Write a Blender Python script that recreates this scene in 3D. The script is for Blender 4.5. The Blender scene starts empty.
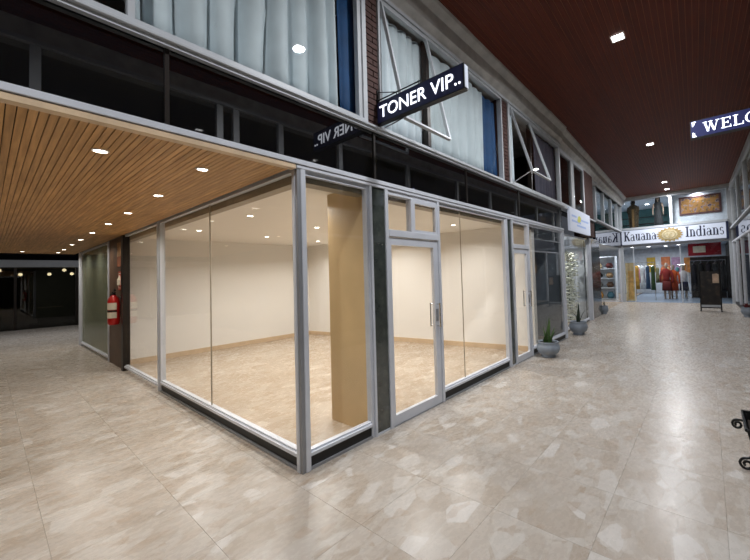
import bpy, bmesh, math, random
from mathutils import Vector, Matrix
random.seed(7)
S = bpy.context.scene
COL = S.collection
PI = math.pi

# ------------------------------------------------------------------ camera
F_PX, PPX, PPY = 349.126, 437.53, 263.506        # solved from the photograph (750 x 560)
CAM = Vector((-1.6312, -2.7320, 1.6))
yaw, pitch, roll = .6568, .0338, -.0331
fw = Vector((math.cos(yaw)*math.cos(pitch), math.sin(yaw)*math.cos(pitch), math.sin(pitch)))
rt = fw.cross(Vector((0, 0, 1))).normalized(); up = rt.cross(fw)
rt, up = math.cos(roll)*rt + math.sin(roll)*up, -math.sin(roll)*rt + math.cos(roll)*up
cd = bpy.data.cameras.new('camera'); cam = bpy.data.objects.new('camera', cd); COL.objects.link(cam)
cam.matrix_world = Matrix(((rt.x, up.x, -fw.x, CAM.x), (rt.y, up.y, -fw.y, CAM.y), (rt.z, up.z, -fw.z, CAM.z), (0, 0, 0, 1)))
cd.sensor_fit = 'HORIZONTAL'; cd.sensor_width = 36; cd.lens = 36*F_PX/750
cd.shift_x = -(PPX-375)/750; cd.shift_y = (PPY-280)/750
cd.clip_start = .05; cd.clip_end = 200
S.camera = cam
def project(x, y, z):
    d = Vector((x, y, z))-CAM; w = d.dot(fw)
    if w < .1: return None
    return PPX+F_PX*d.dot(rt)/w, PPY-F_PX*d.dot(up)/w

# ------------------------------------------------------------------ world and exposure
W = bpy.data.worlds.new('world'); S.world = W; W.use_nodes = True
W.node_tree.nodes['Background'].inputs[0].default_value = (.55, .65, .85, 1)
W.node_tree.nodes['Background'].inputs[1].default_value = .06
S.view_settings.view_transform = 'Standard'; S.view_settings.look = 'None'
S.view_settings.exposure = 0.0; S.view_settings.gamma = 1
S.cycles.use_denoising = True
S.cycles.max_bounces = 9; S.cycles.transparent_max_bounces = 24; S.cycles.sample_clamp_indirect = 6
P_SHOP, P_SOFFIT, P_MAIN, P_FAR = 20, 6.6, 92, 22        # watts per downlight
WARM, SOFT, COOL = (1, .965, .93), (1, .93, .83), (.96, .97, 1)

# ------------------------------------------------------------------ materials
def srgb(r, g, b):
    f = lambda c: (c/255/12.92) if c/255 <= .04045 else ((c/255+.055)/1.055)**2.4
    return (f(r), f(g), f(b), 1)
class NT:
    def __init__(s, name):
        s.m = bpy.data.materials.new(name); s.m.use_nodes = True; s.t = s.m.node_tree
        s.p = s.t.nodes['Principled BSDF']; s.out = s.t.nodes['Material Output']
    def n(s, typ, **kw):
        nd = s.t.nodes.new(typ)
        for k, v in kw.items():
            if k.startswith('i_'):
                key = k[2:]; nd.inputs[int(key) if key.isdigit() else key.replace('_', ' ')].default_value = v
            else: setattr(nd, k, v)
        return nd
    def l(s, a, b): s.t.links.new(a, b)
    def ramp(s, src, stops):
        r = s.n('ShaderNodeValToRGB'); e = r.color_ramp.elements
        while len(e) < len(stops): e.new(.5)
        for q, (pos, c) in zip(e, stops): q.position = pos; q.color = c
        s.l(src, r.inputs[0]); return r.outputs[0]
    def mix(s, fac, a, b, blend='MIX'):
        m = s.n('ShaderNodeMix', data_type='RGBA', blend_type=blend)
        for sock, v in ((m.inputs[0], fac), (m.inputs[6], a), (m.inputs[7], b)):
            if hasattr(v, 'is_linked'): s.l(v, sock)
            else: sock.default_value = v
        return m.outputs[2]
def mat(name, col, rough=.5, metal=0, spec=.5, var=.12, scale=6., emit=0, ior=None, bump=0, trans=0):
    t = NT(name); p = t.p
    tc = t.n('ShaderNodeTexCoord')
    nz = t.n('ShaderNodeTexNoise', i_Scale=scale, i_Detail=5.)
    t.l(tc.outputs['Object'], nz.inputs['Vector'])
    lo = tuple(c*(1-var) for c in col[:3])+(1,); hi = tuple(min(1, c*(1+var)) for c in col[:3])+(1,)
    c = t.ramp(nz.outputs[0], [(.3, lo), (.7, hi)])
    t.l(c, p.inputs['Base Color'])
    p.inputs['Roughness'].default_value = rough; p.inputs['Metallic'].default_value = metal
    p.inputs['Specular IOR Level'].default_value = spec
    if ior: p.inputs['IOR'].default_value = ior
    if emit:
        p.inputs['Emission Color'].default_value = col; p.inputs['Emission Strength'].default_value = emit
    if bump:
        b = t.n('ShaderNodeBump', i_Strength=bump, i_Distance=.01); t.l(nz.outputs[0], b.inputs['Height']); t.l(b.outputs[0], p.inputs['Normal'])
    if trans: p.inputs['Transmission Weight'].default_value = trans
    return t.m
def glass(name, tint=(1, 1, 1, 1), ior=1.5, gain=1.0, rough=0.):
    t = NT(name); t.t.nodes.remove(t.p)
    tr = t.n('ShaderNodeBsdfTransparent'); tr.inputs[0].default_value = tint
    gl = t.n('ShaderNodeBsdfGlossy', i_Roughness=rough)
    lw = t.n('ShaderNodeLayerWeight', i_Blend=.5)              # Schlick, the same from both faces of the thin pane
    pw_ = t.n('ShaderNodeMath', operation='POWER'); t.l(lw.outputs['Facing'], pw_.inputs[0]); pw_.inputs[1].default_value = 5.
    f0 = ((ior-1)/(ior+1))**2
    ma = t.n('ShaderNodeMath', operation='MULTIPLY_ADD'); t.l(pw_.outputs[0], ma.inputs[0]); ma.inputs[1].default_value = 1-f0; ma.inputs[2].default_value = f0
    mu = t.n('ShaderNodeMath', operation='MULTIPLY', use_clamp=True); t.l(ma.outputs[0], mu.inputs[0]); mu.inputs[1].default_value = gain
    mx = t.n('ShaderNodeMixShader'); t.l(mu.outputs[0], mx.inputs[0]); t.l(tr.outputs[0], mx.inputs[1]); t.l(gl.outputs[0], mx.inputs[2])
    t.l(mx.outputs[0], t.out.inputs[0]); return t.m
def emis(name, col, st):
    t = NT(name); t.p.inputs['Base Color'].default_value = col
    t.p.inputs['Emission Color'].default_value = col; t.p.inputs['Emission Strength'].default_value = st; return t.m

def marble(name, tint=1.0, wt=(.82, .86, .91), rough=.27):
    t = NT(name)
    g = t.n('ShaderNodeNewGeometry')
    rv = t.n('ShaderNodeVectorMath', operation='SCALE'); rv.inputs[0].default_value = (7.3, 3.1, 0); t.l(g.outputs['Random Per Island'], rv.inputs['Scale'])
    ad = t.n('ShaderNodeVectorMath', operation='ADD'); t.l(g.outputs['Position'], ad.inputs[0]); t.l(rv.outputs[0], ad.inputs[1])
    wz = t.n('ShaderNodeTexNoise', i_Scale=5., i_Detail=3.); t.l(ad.outputs[0], wz.inputs['Vector'])
    ws = t.n('ShaderNodeVectorMath', operation='SCALE'); ws.inputs['Scale'].default_value = .03; t.l(wz.outputs['Color'], ws.inputs[0])
    wd = t.n('ShaderNodeVectorMath', operation='ADD'); t.l(ad.outputs[0], wd.inputs[0]); t.l(ws.outputs[0], wd.inputs[1])
    mp = t.n('ShaderNodeMapping'); mp.inputs['Rotation'].default_value = (0, 0, .5); mp.inputs['Scale'].default_value = (1, 1.7, 1); t.l(wd.outputs[0], mp.inputs[0])
    k = tint
    C = lambda r, gg, b: tuple(min(1, c*k*w_) for c, w_ in zip(srgb(r, gg, b)[:3], wt))+(1,)
    v1 = t.n('ShaderNodeTexVoronoi', i_Scale=4.4); t.l(mp.outputs[0], v1.inputs['Vector'])
    v2 = t.n('ShaderNodeTexVoronoi', i_Scale=9.5); t.l(mp.outputs[0], v2.inputs['Vector'])
    s1 = t.n('ShaderNodeSeparateColor'); t.l(v1.outputs['Color'], s1.inputs[0])
    s2 = t.n('ShaderNodeSeparateColor'); t.l(v2.outputs['Color'], s2.inputs[0])
    c1 = t.ramp(s1.outputs[0], [(0., C(170, 154, 137)), (.2, C(179, 165, 150)), (.65, C(187, 175, 162)), (.85, C(194, 184, 172)), (1., C(206, 197, 187))])
    c2 = t.ramp(s2.outputs[0], [(0., C(173, 157, 140)), (.5, C(183, 170, 155)), (1., C(193, 182, 169))])
    # large chips keep their own colour inside, the matrix of small chips shows around them
    edge = t.n('ShaderNodeTexVoronoi', feature='DISTANCE_TO_EDGE', i_Scale=4.4); t.l(mp.outputs[0], edge.inputs['Vector'])
    th = t.n('ShaderNodeMath', operation='MULTIPLY'); t.l(s1.outputs[1], th.inputs[0]); th.inputs[1].default_value = .14
    gt = t.n('ShaderNodeMath', operation='GREATER_THAN'); t.l(edge.outputs['Distance'], gt.inputs[0]); t.l(th.outputs[0], gt.inputs[1])
    col = t.mix(t.mix(gt.outputs[0], (.75, .75, .75, 1), (.12, .12, .12, 1)), c1, c2)
    nz = t.n('ShaderNodeTexNoise', i_Scale=18., i_Detail=6., i_Roughness=.65); t.l(mp.outputs[0], nz.inputs['Vector'])
    vein = t.ramp(nz.outputs[0], [(.3, (.965, .96, .95, 1)), (.5, (.995, .995, .99, 1)), (.75, (1.02, 1.02, 1.02, 1))])
    col = t.mix(1., col, vein, 'MULTIPLY')
    ol = t.ramp(edge.outputs['Distance'], [(0., (.93, .925, .92, 1)), (.02, (1, 1, 1, 1))]); col = t.mix(1., col, ol, 'MULTIPLY')
    # darker stray fragments
    ds = t.n('ShaderNodeMath', operation='GREATER_THAN'); t.l(s2.outputs[1], ds.inputs[0]); ds.inputs[1].default_value = .95
    col = t.mix(ds.outputs[0], col, t.mix(.35, col, C(162, 138, 114)))
    t.l(col, t.p.inputs['Base Color'])
    r = t.ramp(nz.outputs[0], [(.3, (rough*.9,)*3+(1,)), (.7, (rough*1.12,)*3+(1,))]); t.l(r, t.p.inputs['Roughness'])
    bp = t.n('ShaderNodeBump', i_Strength=.015, i_Distance=.003); t.l(nz.outputs[0], bp.inputs['Height']); t.l(bp.outputs[0], t.p.inputs['Normal']); t.p.inputs['Specular IOR Level'].default_value = .27
    return t.m
def wood(name, a, b, axis, rough=.45):
    t = NT(name)
    tc = t.n('ShaderNodeNewGeometry'); oi = t.n('ShaderNodeObjectInfo')
    mp = t.n('ShaderNodeMapping'); sc = [38., 38., 38.]; sc[axis] = 1.6; mp.inputs['Scale'].default_value = sc
    rv = t.n('ShaderNodeVectorMath', operation='SCALE'); rv.inputs[0].default_value = (13, 17, 5); t.l(oi.outputs['Random'], rv.inputs['Scale'])
    ad = t.n('ShaderNodeVectorMath', operation='ADD'); t.l(tc.outputs['Position'], ad.inputs[0]); t.l(rv.outputs[0], ad.inputs[1]); t.l(ad.outputs[0], mp.inputs[0])
    nz = t.n('ShaderNodeTexNoise', i_Scale=1., i_Detail=6., i_Roughness=.6); t.l(mp.outputs[0], nz.inputs['Vector'])
    col = t.ramp(nz.outputs[0], [(.32, a), (.68, b)])
    rr = t.ramp(oi.outputs['Random'], [(0, (.88, .88, .88, 1)), (1, (1.1, 1.1, 1.1, 1))])
    col = t.mix(1., col, rr, 'MULTIPLY')
    t.l(col, t.p.inputs['Base Color']); t.p.inputs['Roughness'].default_value = rough; t.p.inputs['Specular IOR Level'].default_value = .22
    return t.m

M = dict(
    floor=marble('marble_floor'), floor_shop=marble('marble_floor_shop', 1.0, (.88, .83, .76), .26),
    joint=mat('floor_joint', srgb(165, 152, 138), .8),
    plank=wood('soffit_wood', srgb(158, 118, 68), srgb(208, 162, 106), 1), darkwood=wood('ceiling_wood', srgb(74, 30, 17), srgb(100, 44, 26), 0, .6),
    gap=mat('wood_gap', srgb(30, 18, 12), .9), gap2=mat('ceiling_gap', srgb(150, 96, 72), .9),
    alu=mat('aluminium', srgb(206, 210, 218), .38, .2, var=.05), alu_dull=mat('aluminium_dull', srgb(146, 148, 152), .4, .4, var=.06),
    alu_dark=mat('aluminium_dark', srgb(40, 34, 30), .4, .5),
    white_alu=mat('white_aluminium', srgb(178, 182, 186), .45, .1, var=.05), steel=mat('steel', srgb(200, 202, 205), .22, 1.),
    black_stone=mat('black_stone', srgb(14, 14, 15), .5, var=.3), granite=None,
    cream_strip=mat('cream_strip', srgb(205, 180, 148), .5),
    wall_cream=mat('cream_paint', srgb(234, 230, 223), .6, var=.02, scale=1.5), base_cream=mat('baseboard_marble', srgb(205, 180, 148), .35, var=.06),
    ceil_cream=mat('shop_ceiling_paint', srgb(236, 231, 222), .7, var=.02), tan=mat('tan_paint', srgb(212, 182, 136), .45, var=.06, scale=3), header=mat('header_grey', srgb(150, 140, 122), .5),
    lintel=mat('grey_lintel', srgb(178, 176, 172), .7, var=.2, scale=5), brick=mat('brick', srgb(66, 42, 37), .8, var=.25, scale=14, bump=.4), mortar=mat('mortar', srgb(70, 48, 42), .9),
    curtain=mat('pale_curtain', srgb(196, 208, 214), .8, var=.06), blue=mat('blue_curtain', srgb(12, 66, 112), .75, var=.15),
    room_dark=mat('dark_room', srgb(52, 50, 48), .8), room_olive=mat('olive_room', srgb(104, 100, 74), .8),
    brown_panel=mat('brown_panel', srgb(88, 66, 50), .5, var=.15), green_room=mat('green_grey_room', srgb(128, 130, 112), .7),
    pane=glass('clear_glass', (.98, .985, .98, 1), 1.5, .55), pane_sheen=glass('reflective_glass', (.95, .96, .96, 1), 1.5, 1.2), pane_green=glass('green_tinted_glass', (.62, .68, .6, 1), 1.55, 1.4), pane_dark=glass('smoked_glass', (.25, .24, .2, 1), 1.5, 1.3),
    black=mat('black_paint', srgb(14, 14, 15), .4), iron=mat('wrought_iron', srgb(17, 17, 18), .35, .3),
    sign_blue=emis('sign_night_blue', srgb(10, 14, 46), .35), sign_text=emis('lit_lettering', (.86, .9, 1, 1), 1.7), sign_indigo=emis('sign_indigo', srgb(26, 34, 92), .2),
    sign_white=emis('lit_white_sign', srgb(205, 212, 228), .22), navy=mat('navy_lettering', srgb(24, 34, 66), .5), gold=mat('gold_emblem', srgb(168, 146, 96), .55, .1, var=.35, scale=20),
    lens_warm=emis('warm_lens', (1, .93, .8, 1), 14), lens_cool=emis('cool_lens', (.95, .97, 1, 1), 16),
    ring=mat('white_trim_ring', srgb(225, 220, 212), .4),
    red=mat('red_enamel', srgb(176, 22, 20), .3), paper=mat('paper_label', srgb(215, 208, 190), .6), red_sign=mat('red_plate', srgb(190, 70, 55), .4),
    pot=mat('grey_pot', srgb(134, 143, 154), .45, var=.18, scale=9), soil=mat('soil', srgb(40, 30, 22), .9), leaf=mat('leaf_green', srgb(62, 92, 44), .5, var=.35), leaf_dark=mat('leaf_dark', srgb(30, 48, 34), .5, var=.3),
    room_white=mat('white_room', srgb(205, 214, 224), .7), floor_blue=mat('blue_grey_floor', srgb(128, 146, 166), .25, var=.06), slate=mat('slate_wall', srgb(112, 122, 132), .7), teal=mat('teal_wall', srgb(84, 128, 128), .7),
)
def granite():
    t = NT('dark_granite'); g = t.n('ShaderNodeNewGeometry')
    nz = t.n('ShaderNodeTexNoise', i_Scale=9., i_Detail=8., i_Roughness=.7); t.l(g.outputs['Position'], nz.inputs['Vector'])
    t.l(t.ramp(nz.outputs[0], [(.3, srgb(48, 53, 51)), (.55, srgb(62, 67, 63)), (.75, srgb(82, 86, 79))]), t.p.inputs['Base Color'])
    t.p.inputs['Roughness'].default_value = .12; t.p.inputs['IOR'].default_value = 1.9; return t.m
M['granite'] = granite()
def film():
    t = NT('green_film_glass'); t.p.inputs['Base Color'].default_value = srgb(142, 146, 126); t.p.inputs['Roughness'].default_value = .22
    tr = t.n('ShaderNodeBsdfTransparent'); tr.inputs[0].default_value = (.8, .84, .76, 1); mx = t.n('ShaderNodeMixShader'); mx.inputs[0].default_value = .6
    t.l(tr.outputs[0], mx.inputs[1]); t.l(t.p.outputs[0], mx.inputs[2]); t.l(mx.outputs[0], t.out.inputs[0]); return t.m
M['pane_green'] = film()
t = NT('black_fascia_glass'); t.p.inputs['Base Color'].default_value = (.004, .004, .005, 1); t.p.inputs['Roughness'].default_value = .015; t.p.inputs['IOR'].default_value = 2.2
M['fascia'] = t.m

# ------------------------------------------------------------------ mesh helpers
TH = .022                                              # the far half of the hall turns by 1.3 degrees
def FAR(x, y, z): return (x*math.cos(TH)-y*math.sin(TH), x*math.sin(TH)+y*math.cos(TH), z)
def NEAR(x, y, z): return (x, y, z)
class MB:
    def __init__(s, tf=NEAR): s.bm = bmesh.new(); s.tf = tf
    def v(s, p): return s.bm.verts.new(s.tf(*p))
    def box(s, x0, y0, z0, x1, y1, z1):
        v = [s.v((x, y, z)) for z in (z0, z1) for y in (y0, y1) for x in (x0, x1)]
        for f in ((0, 2, 3, 1), (4, 5, 7, 6), (0, 1, 5, 4), (2, 6, 7, 3), (0, 4, 6, 2), (1, 3, 7, 5)): s.bm.faces.new([v[i] for i in f])
        return s
    def quad(s, *ps): s.bm.faces.new([s.v(p) for p in ps]); return s
    def prism(s, poly, axis, a, b):                     # poly in the two other axes, extruded a..b
        def P(q, t):
            r = list(q); r.insert(axis, t); return tuple(r)
        A = [s.v(P(q, a)) for q in poly]; B = [s.v(P(q, b)) for q in poly]; n = len(poly)
        s.bm.faces.new(A); s.bm.faces.new(B[::-1])
        for i in range(n): s.bm.faces.new((A[i], B[i], B[(i+1) % n], A[(i+1) % n]))
        return s
    def tube(s, pts, r, n=6, cap=True):
        pts = [Vector(p) for p in pts]; rings = []
        rr = r if hasattr(r, '__len__') else [r]*len(pts)
        ref = Vector((0, 0, 1))
        for i, p in enumerate(pts):
            d = (pts[min(i+1, len(pts)-1)]-pts[max(i-1, 0)]).normalized()
            a = ref if abs(d.dot(ref)) < .95 else Vector((1, 0, 0))
            u = d.cross(a).normalized(); w = d.cross(u)
            rings.append([s.v(tuple(p+(u*math.cos(k*2*PI/n)+w*math.sin(k*2*PI/n))*rr[i])) for k in range(n)])
        for A, B in zip(rings, rings[1:]):
            for k in range(n): s.bm.faces.new((A[k], A[(k+1) % n], B[(k+1) % n], B[k]))
        if cap: s.bm.faces.new(rings[0]); s.bm.faces.new(rings[-1][::-1])
        return s
    def loft(s, secs, n=16, cap=True):                  # secs: (cx, cy, z, rx, ry)
        rings = [[s.v((cx+rx*math.cos(2*PI*k/n), cy+ry*math.sin(2*PI*k/n), z)) for k in range(n)] for cx, cy, z, rx, ry in secs]
        for A, B in zip(rings, rings[1:]):
            for k in range(n): s.bm.faces.new((A[k], A[(k+1) % n], B[(k+1) % n], B[k]))
        if cap: s.bm.faces.new(rings[0][::-1]); s.bm.faces.new(rings[-1])
        return s
    def lathe(s, prof, c=(0, 0, 0), n=24, cap=True): return s.loft([(c[0], c[1], c[2]+z, r, r) for r, z in prof], n, cap)
    def build(s, name, m, parent=None, bevel=0, smooth=False):
        if bevel: bmesh.ops.bevel(s.bm, geom=s.bm.edges[:], offset=bevel, segments=1, affect='EDGES')
        bmesh.ops.recalc_face_normals(s.bm, faces=s.bm.faces)
        me = bpy.data.meshes.new(name); s.bm.to_mesh(me); s.bm.free()
        if smooth:
            for p in me.polygons: p.use_smooth = True
        return link(name, me, m, parent)
def link(name, me, m, parent=None):
    if m is not None and not me.materials: me.materials.append(M[m] if isinstance(m, str) else m)
    o = bpy.data.objects.new(name, me); COL.objects.link(o)
    if parent is not None:
        o.parent = parent; o.matrix_parent_inverse = Matrix.Translation(parent.location).inverted() if parent.parent is None else parent.matrix_parent_inverse.copy()
    return o
def B(name, m, parent, *boxes, tf=NEAR, bevel=0):
    mb = MB(tf)
    for b in boxes: mb.box(*b)
    return mb.build(name, m, parent, bevel)
def tag(o, label, cat, group=None, kind=None):
    o['label'] = label; o['category'] = cat
    if group: o['group'] = group
    if kind: o['kind'] = kind
    return o
def thing(name, label, cat, loc=(0, 0, 0), group=None, kind=None):
    o = bpy.data.objects.new(name, None); COL.objects.link(o); o.location = loc; o.empty_display_size = .1
    return tag(o, label, cat, group, kind)
def struct(name, label, cat, loc=(0, 0, 0)): return thing(name, label, cat, loc, kind='structure')
def shell(base, label, pieces, tf=NEAR):             # each slab of a room shell is a piece of the setting of its own
    for nm, m, *bx in pieces:
        for q, b in enumerate(bx):
            tag(B(base+'_'+nm+('_%d' % (q+1) if q else ''), m, None, b, tf=tf), label+', '+nm.replace('_', ' ')+(' piece %s' % 'two three four'.split()[q-1] if q else ''), 'ceiling' if 'ceiling' in nm else 'floor' if 'floor' in nm else 'wall', kind='structure')
def copy_tree(src, delta, label=None):
    c = src.copy(); COL.objects.link(c); c.location = Vector(src.location)+Vector(delta)
    if label: c['label'] = label
    for ch in list(src.children):
        d = ch.copy(); COL.objects.link(d); d.parent = c
    return c

# ------------------------------------------------------------------ floor: one marble tile per object near the camera
TILE, TX0, TY0 = .625, 1.12, -2.13
fl = struct('floor', 'polished beige marble tile floor of the hall and side passage', 'floor')
B('subfloor', 'joint', fl, (-7, -4.6, -.06, 12.6, .45, -.012), (-4, .45, -.06, .5, 19, -.012), (12.6, -4.6, -.06, 19.2, .9, -.012))
tiles = []
for i in range(-13, 29):
    for j in range(-4, 34):
        x0, y0 = TX0+i*TILE, TY0+j*TILE; cx, cy = x0+TILE/2, y0+TILE/2
        main = -6.9 < x0 and x0+TILE < 18.6 and -4.7 < y0 and y0 < .0 + (.25 if cx > 6.5 else 0) + (.35 if cx > 12.5 else 0)
        side = -3.6 < x0 and x0 < -.0 and 0 <= y0+TILE and y0 < 18.5
        if main or side:
            vis = any(q and -20 < q[0] < 770 and q[1] < 590 for q in (project(x0+a*TILE, y0+b*TILE, 0) for a in (0, .5, 1) for b in (0, .5, 1)))
            tiles.append((0 if vis else 1, (cx-CAM.x)**2+(cy-CAM.y)**2, cx, cy))
tiles.sort()
mb = MB(); h = TILE/2-.0004; k = .0006
a = [mb.v((sx*h, sy*h, -.012)) for sx, sy in ((-1, -1), (1, -1), (1, 1), (-1, 1))]
b = [mb.v((sx*h, sy*h, -k)) for sx, sy in ((-1, -1), (1, -1), (1, 1), (-1, 1))]
c = [mb.v((sx*(h-k), sy*(h-k), 0)) for sx, sy in ((-1, -1), (1, -1), (1, 1), (-1, 1))]
for A_, B_ in ((a, b), (b, c)):
    for q in range(4): mb.bm.faces.new((A_[q], A_[(q+1) % 4], B_[(q+1) % 4], B_[q]))
mb.bm.faces.new(c)
tile0 = mb.build('tile', 'floor', fl)
def tile_rand():                                         # each tile object has one island: vary by object instead
    t = M['floor'].node_tree
    g = next(n for n in t.nodes if n.type == 'NEW_GEOMETRY'); oi = t.nodes.new('ShaderNodeObjectInfo'); ad = t.nodes.new('ShaderNodeMath')
    dst = [l.to_socket for l in g.outputs['Random Per Island'].links]
    t.links.new(g.outputs['Random Per Island'], ad.inputs[0]); t.links.new(oi.outputs['Random'], ad.inputs[1])
    for d in dst: t.links.new(ad.outputs[0], d)
tile_rand()
for q, (_, _, cx, cy) in enumerate(tiles[:300]):
    o = tile0 if q == 0 else tile0.copy()
    if q: COL.objects.link(o)
    o.location = (cx, cy, 0)
mb = MB()
for _, _, cx, cy in tiles[300:]: mb.box(cx-h, cy-h, -.012, cx+h, cy+h, 0)
o = mb.build('tile_field', 'floor', fl); o['kind'] = 'stuff'

# ------------------------------------------------------------------ main ceiling (dark boards along the hall)
ZC = 5.05
ce = struct('ceiling', 'dark brown timber board ceiling over the main hall', 'ceiling')
B('backing', 'gap2', ce, (-7, -4.3, ZC+.012, 17.35, -.12, ZC+.06), tf=FAR)
pw = .075; mb = MB(FAR); mb.box(-7, -.2-pw+.007, ZC+.006, 17.3, -.2, ZC+.02); pl0 = mb.build('ceiling_board', 'darkwood', ce)
for q in range(1, 53):
    o = pl0.copy(); COL.objects.link(o); o.location = (0.022*q*pw, -q*pw, 0)

# ------------------------------------------------------------------ side passage soffit (lighter slats running into the passage)
ZS = 2.56
so = struct('ceiling_passage', 'warm brown slatted timber ceiling over the side passage', 'ceiling')
B('backing', 'gap', so, (-3.5, .03, ZS+.014, -.03, 11.85, ZS+.05))
sw = .0385; mb = MB(); mb.box(-.035-sw+.0045, .03, ZS, -.035, 11.85, ZS+.018); pl0 = mb.build('ceiling_slat', 'plank', so)
for q in range(1, 89):
    o = pl0.copy(); COL.objects.link(o); o.location = (-q*sw, 0, 0)
B('fascia_board', 'gap', so, (-3.5, 11.85, ZS-.02, -.03, 11.9, ZS+.4))

# ------------------------------------------------------------------ facade header: beam, black glass fascia, sill, lintel
be = struct('trim_1', 'long silver aluminium beam running above the shop front and passage mouth', 'beam')
B('front_profile', 'alu', be, (-4.2, -.045, 2.578, 6.9, .05, 2.622), bevel=.004)
B('cream_strip', 'cream_strip', be, (-4.2, -.036, 2.538, -.04, .03, 2.574))
B('lower_profile', 'alu', be, (-.03, -.036, 2.545, 6.9, .04, 2.574), bevel=.003)
fa = struct('wall_fascia', 'black mirror glass fascia band below the upper windows', 'fascia')
B('backing', 'black', fa, (-4.2, .012, 2.62, 6.9, .2, 3.16))
joints = [-4.2, -2.71, -.917, .872, 2.66, 4.45, 6.9]
for q, (x0, x1) in enumerate(zip(joints, joints[1:])):
    B('glass_panel', 'fascia', fa, (x0+.003, 0, 2.622, x1-.003, .012, 3.158))
for x in joints[2:-1]: B('cover_strip', 'alu_dark', fa, (x-.012, -.014, 2.622, x+.012, .0, 3.158))
si = struct('trim_2', 'pale metal sill ledge under the upper windows', 'sill')
B('sill_ledge', 'white_alu', si, (-4.2, -.07, 3.16, 7.0, .12, 3.185), bevel=.004)
B('sill_drip', 'white_alu', si, (-4.2, -.05, 3.135, 7.0, -.01, 3.16))
li = struct('wall_lintel', 'mottled grey concrete lintel between upper windows and timber ceiling', 'lintel')
mb = MB(); mb.prism([(-.0, 4.66), (.3, 4.66), (.3, 5.12), (-.24, 5.12), (-.2, 5.02), (-.12, 4.95), (-.1, 4.8), (-.03, 4.74)], 0, -4.2, 6.9); mb.build('lintel_beam', 'lintel', li)
mb = MB(lambda x, y, z: FAR(x, y-.12+.016*(x-6.9), z)); mb.prism([(-.0, 4.66), (.3, 4.66), (.3, 5.12), (-.24, 5.12), (-.2, 5.02), (-.12, 4.95), (-.1, 4.8), (-.03, 4.74)], 0, 6.85, 17.45); mb.build('lintel_beam', 'lintel', li)
B('lintel_strip', 'white_alu', li, (-4.2, -.05, 4.66, 6.9, .0, 4.70))

# ------------------------------------------------------------------ upper windows, brick piers, curtains
wn = [0]
def window(label):
    wn[0] += 1; return struct('window_%d' % wn[0], label, 'window')
Z0, Z1 = 3.185, 4.66
def frame4(w, x0, x1, z0=Z0, z1=Z1, t=.05, y0=-.03, y1=.05, m='white_alu', tf=NEAR):
    B('frame_jamb', m, w, (x0, y0, z0, x0+t, y1, z1), tf=tf); B('frame_jamb', m, w, (x1-t, y0, z0, x1, y1, z1), tf=tf)
    B('frame_head', m, w, (x0+t, y0, z1-t, x1-t, y1, z1), tf=tf); B('frame_sill', m, w, (x0+t, y0, z0, x1-t, y1, z0+t), tf=tf)
def upane(w, x0, x1, z0=Z0+.05, z1=Z1-.05, m='pane', y=.01, tf=NEAR): B('pane', m, w, (x0, y, z0, x1, y+.006, z1), tf=tf)
def casement(w, x0, x1, zt, drop, out, m='white_alu'):
    L = math.hypot(drop, out); t = .024
    ang = math.atan2(out, drop)
    def tf(x, y, z):   # local: hung from z=0 at the head
        return (x, -.03+y*math.cos(ang)-(-z)*math.sin(ang), zt+z*math.cos(ang)+y*math.sin(ang)*-1)
    c = MB(tf).box(x0, -.02, -L, x0+t, .02, 0).box(x1-t, -.02, -L, x1, .02, 0).box(x0+t, -.02, -L, x1-t, .02, -L+t).box(x0+t, -.02, -t, x1-t, .02, 0).build('casement', m, w)
    MB(tf).box(x0+t, -.003, -L+t, x1-t, .003, -t).build('casement_pane', 'pane', c)
    e = tf(x0+.01, 0, -L*.98)
    MB().tube([e, (x0+.02, -.0, Z0+.03)], .008).build('stay_arm', 'steel', c)
w = window('wide upper window with pale curtain above the passage mouth')
frame4(w, -4.2, .78)
B('mullion', 'white_alu', w, (-1.115, -.03, Z0+.05, -1.08, .02, Z1-.05)); B('mullion', 'alu_dull', w, (-1.30, -.01, Z0+.05, -1.293, .015, Z1-.05)); B('mullion', 'white_alu', w, (-2.7, -.03, Z0+.05, -2.65, .05, Z1-.05))
B('inner_jamb', 'white_alu', w, (.685, -.01, Z0+.05, .73, .05, Z1-.05))
upane(w, -1.08, .685); upane(w, -1.293, -1.115); upane(w, -2.65, -1.30)
w = window('upper window with awning casement propped open behind the lit blue sign')
frame4(w, .96, 3.85, t=.035)
B('mullion', 'alu_dark', w, (1.77, -.03, Z0+.05, 1.83, .05, Z1-.05))
upane(w, 1.83, 3.80)
casement(w, .995, 1.79, 4.60, 1.38, .32)
w = window('upper window with awning casement propped open beyond the second brick pier')
frame4(w, 4.09, 6.86, t=.07)
B('mullion', 'alu_dark', w, (5.06, -.03, Z0+.05, 5.1, .05, Z1-.05))
upane(w, 5.1, 6.79)
casement(w, 4.17, 5.05, 4.60, 1.25, .38)
w = window('dark tall upper window beside the reddish end pier')
FB = lambda x, y, z: FAR(x, y-.1, z)
frame4(w, 6.9, 9.34, z0=3.2, t=.1, tf=FB)
B('mullion', 'white_alu', w, (7.97, -.03, 3.25, 8.25, .05, Z1-.05), tf=FB); upane(w, 7.0, 7.97, 3.26, m='pane_dark', tf=FB); upane(w, 8.25, 9.24, 3.26, m='pane_dark', tf=FB)
B('sill_ledge', 'white_alu', w, (6.95, -.07, 3.16, 10.5, .1, 3.2), tf=FB)
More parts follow.
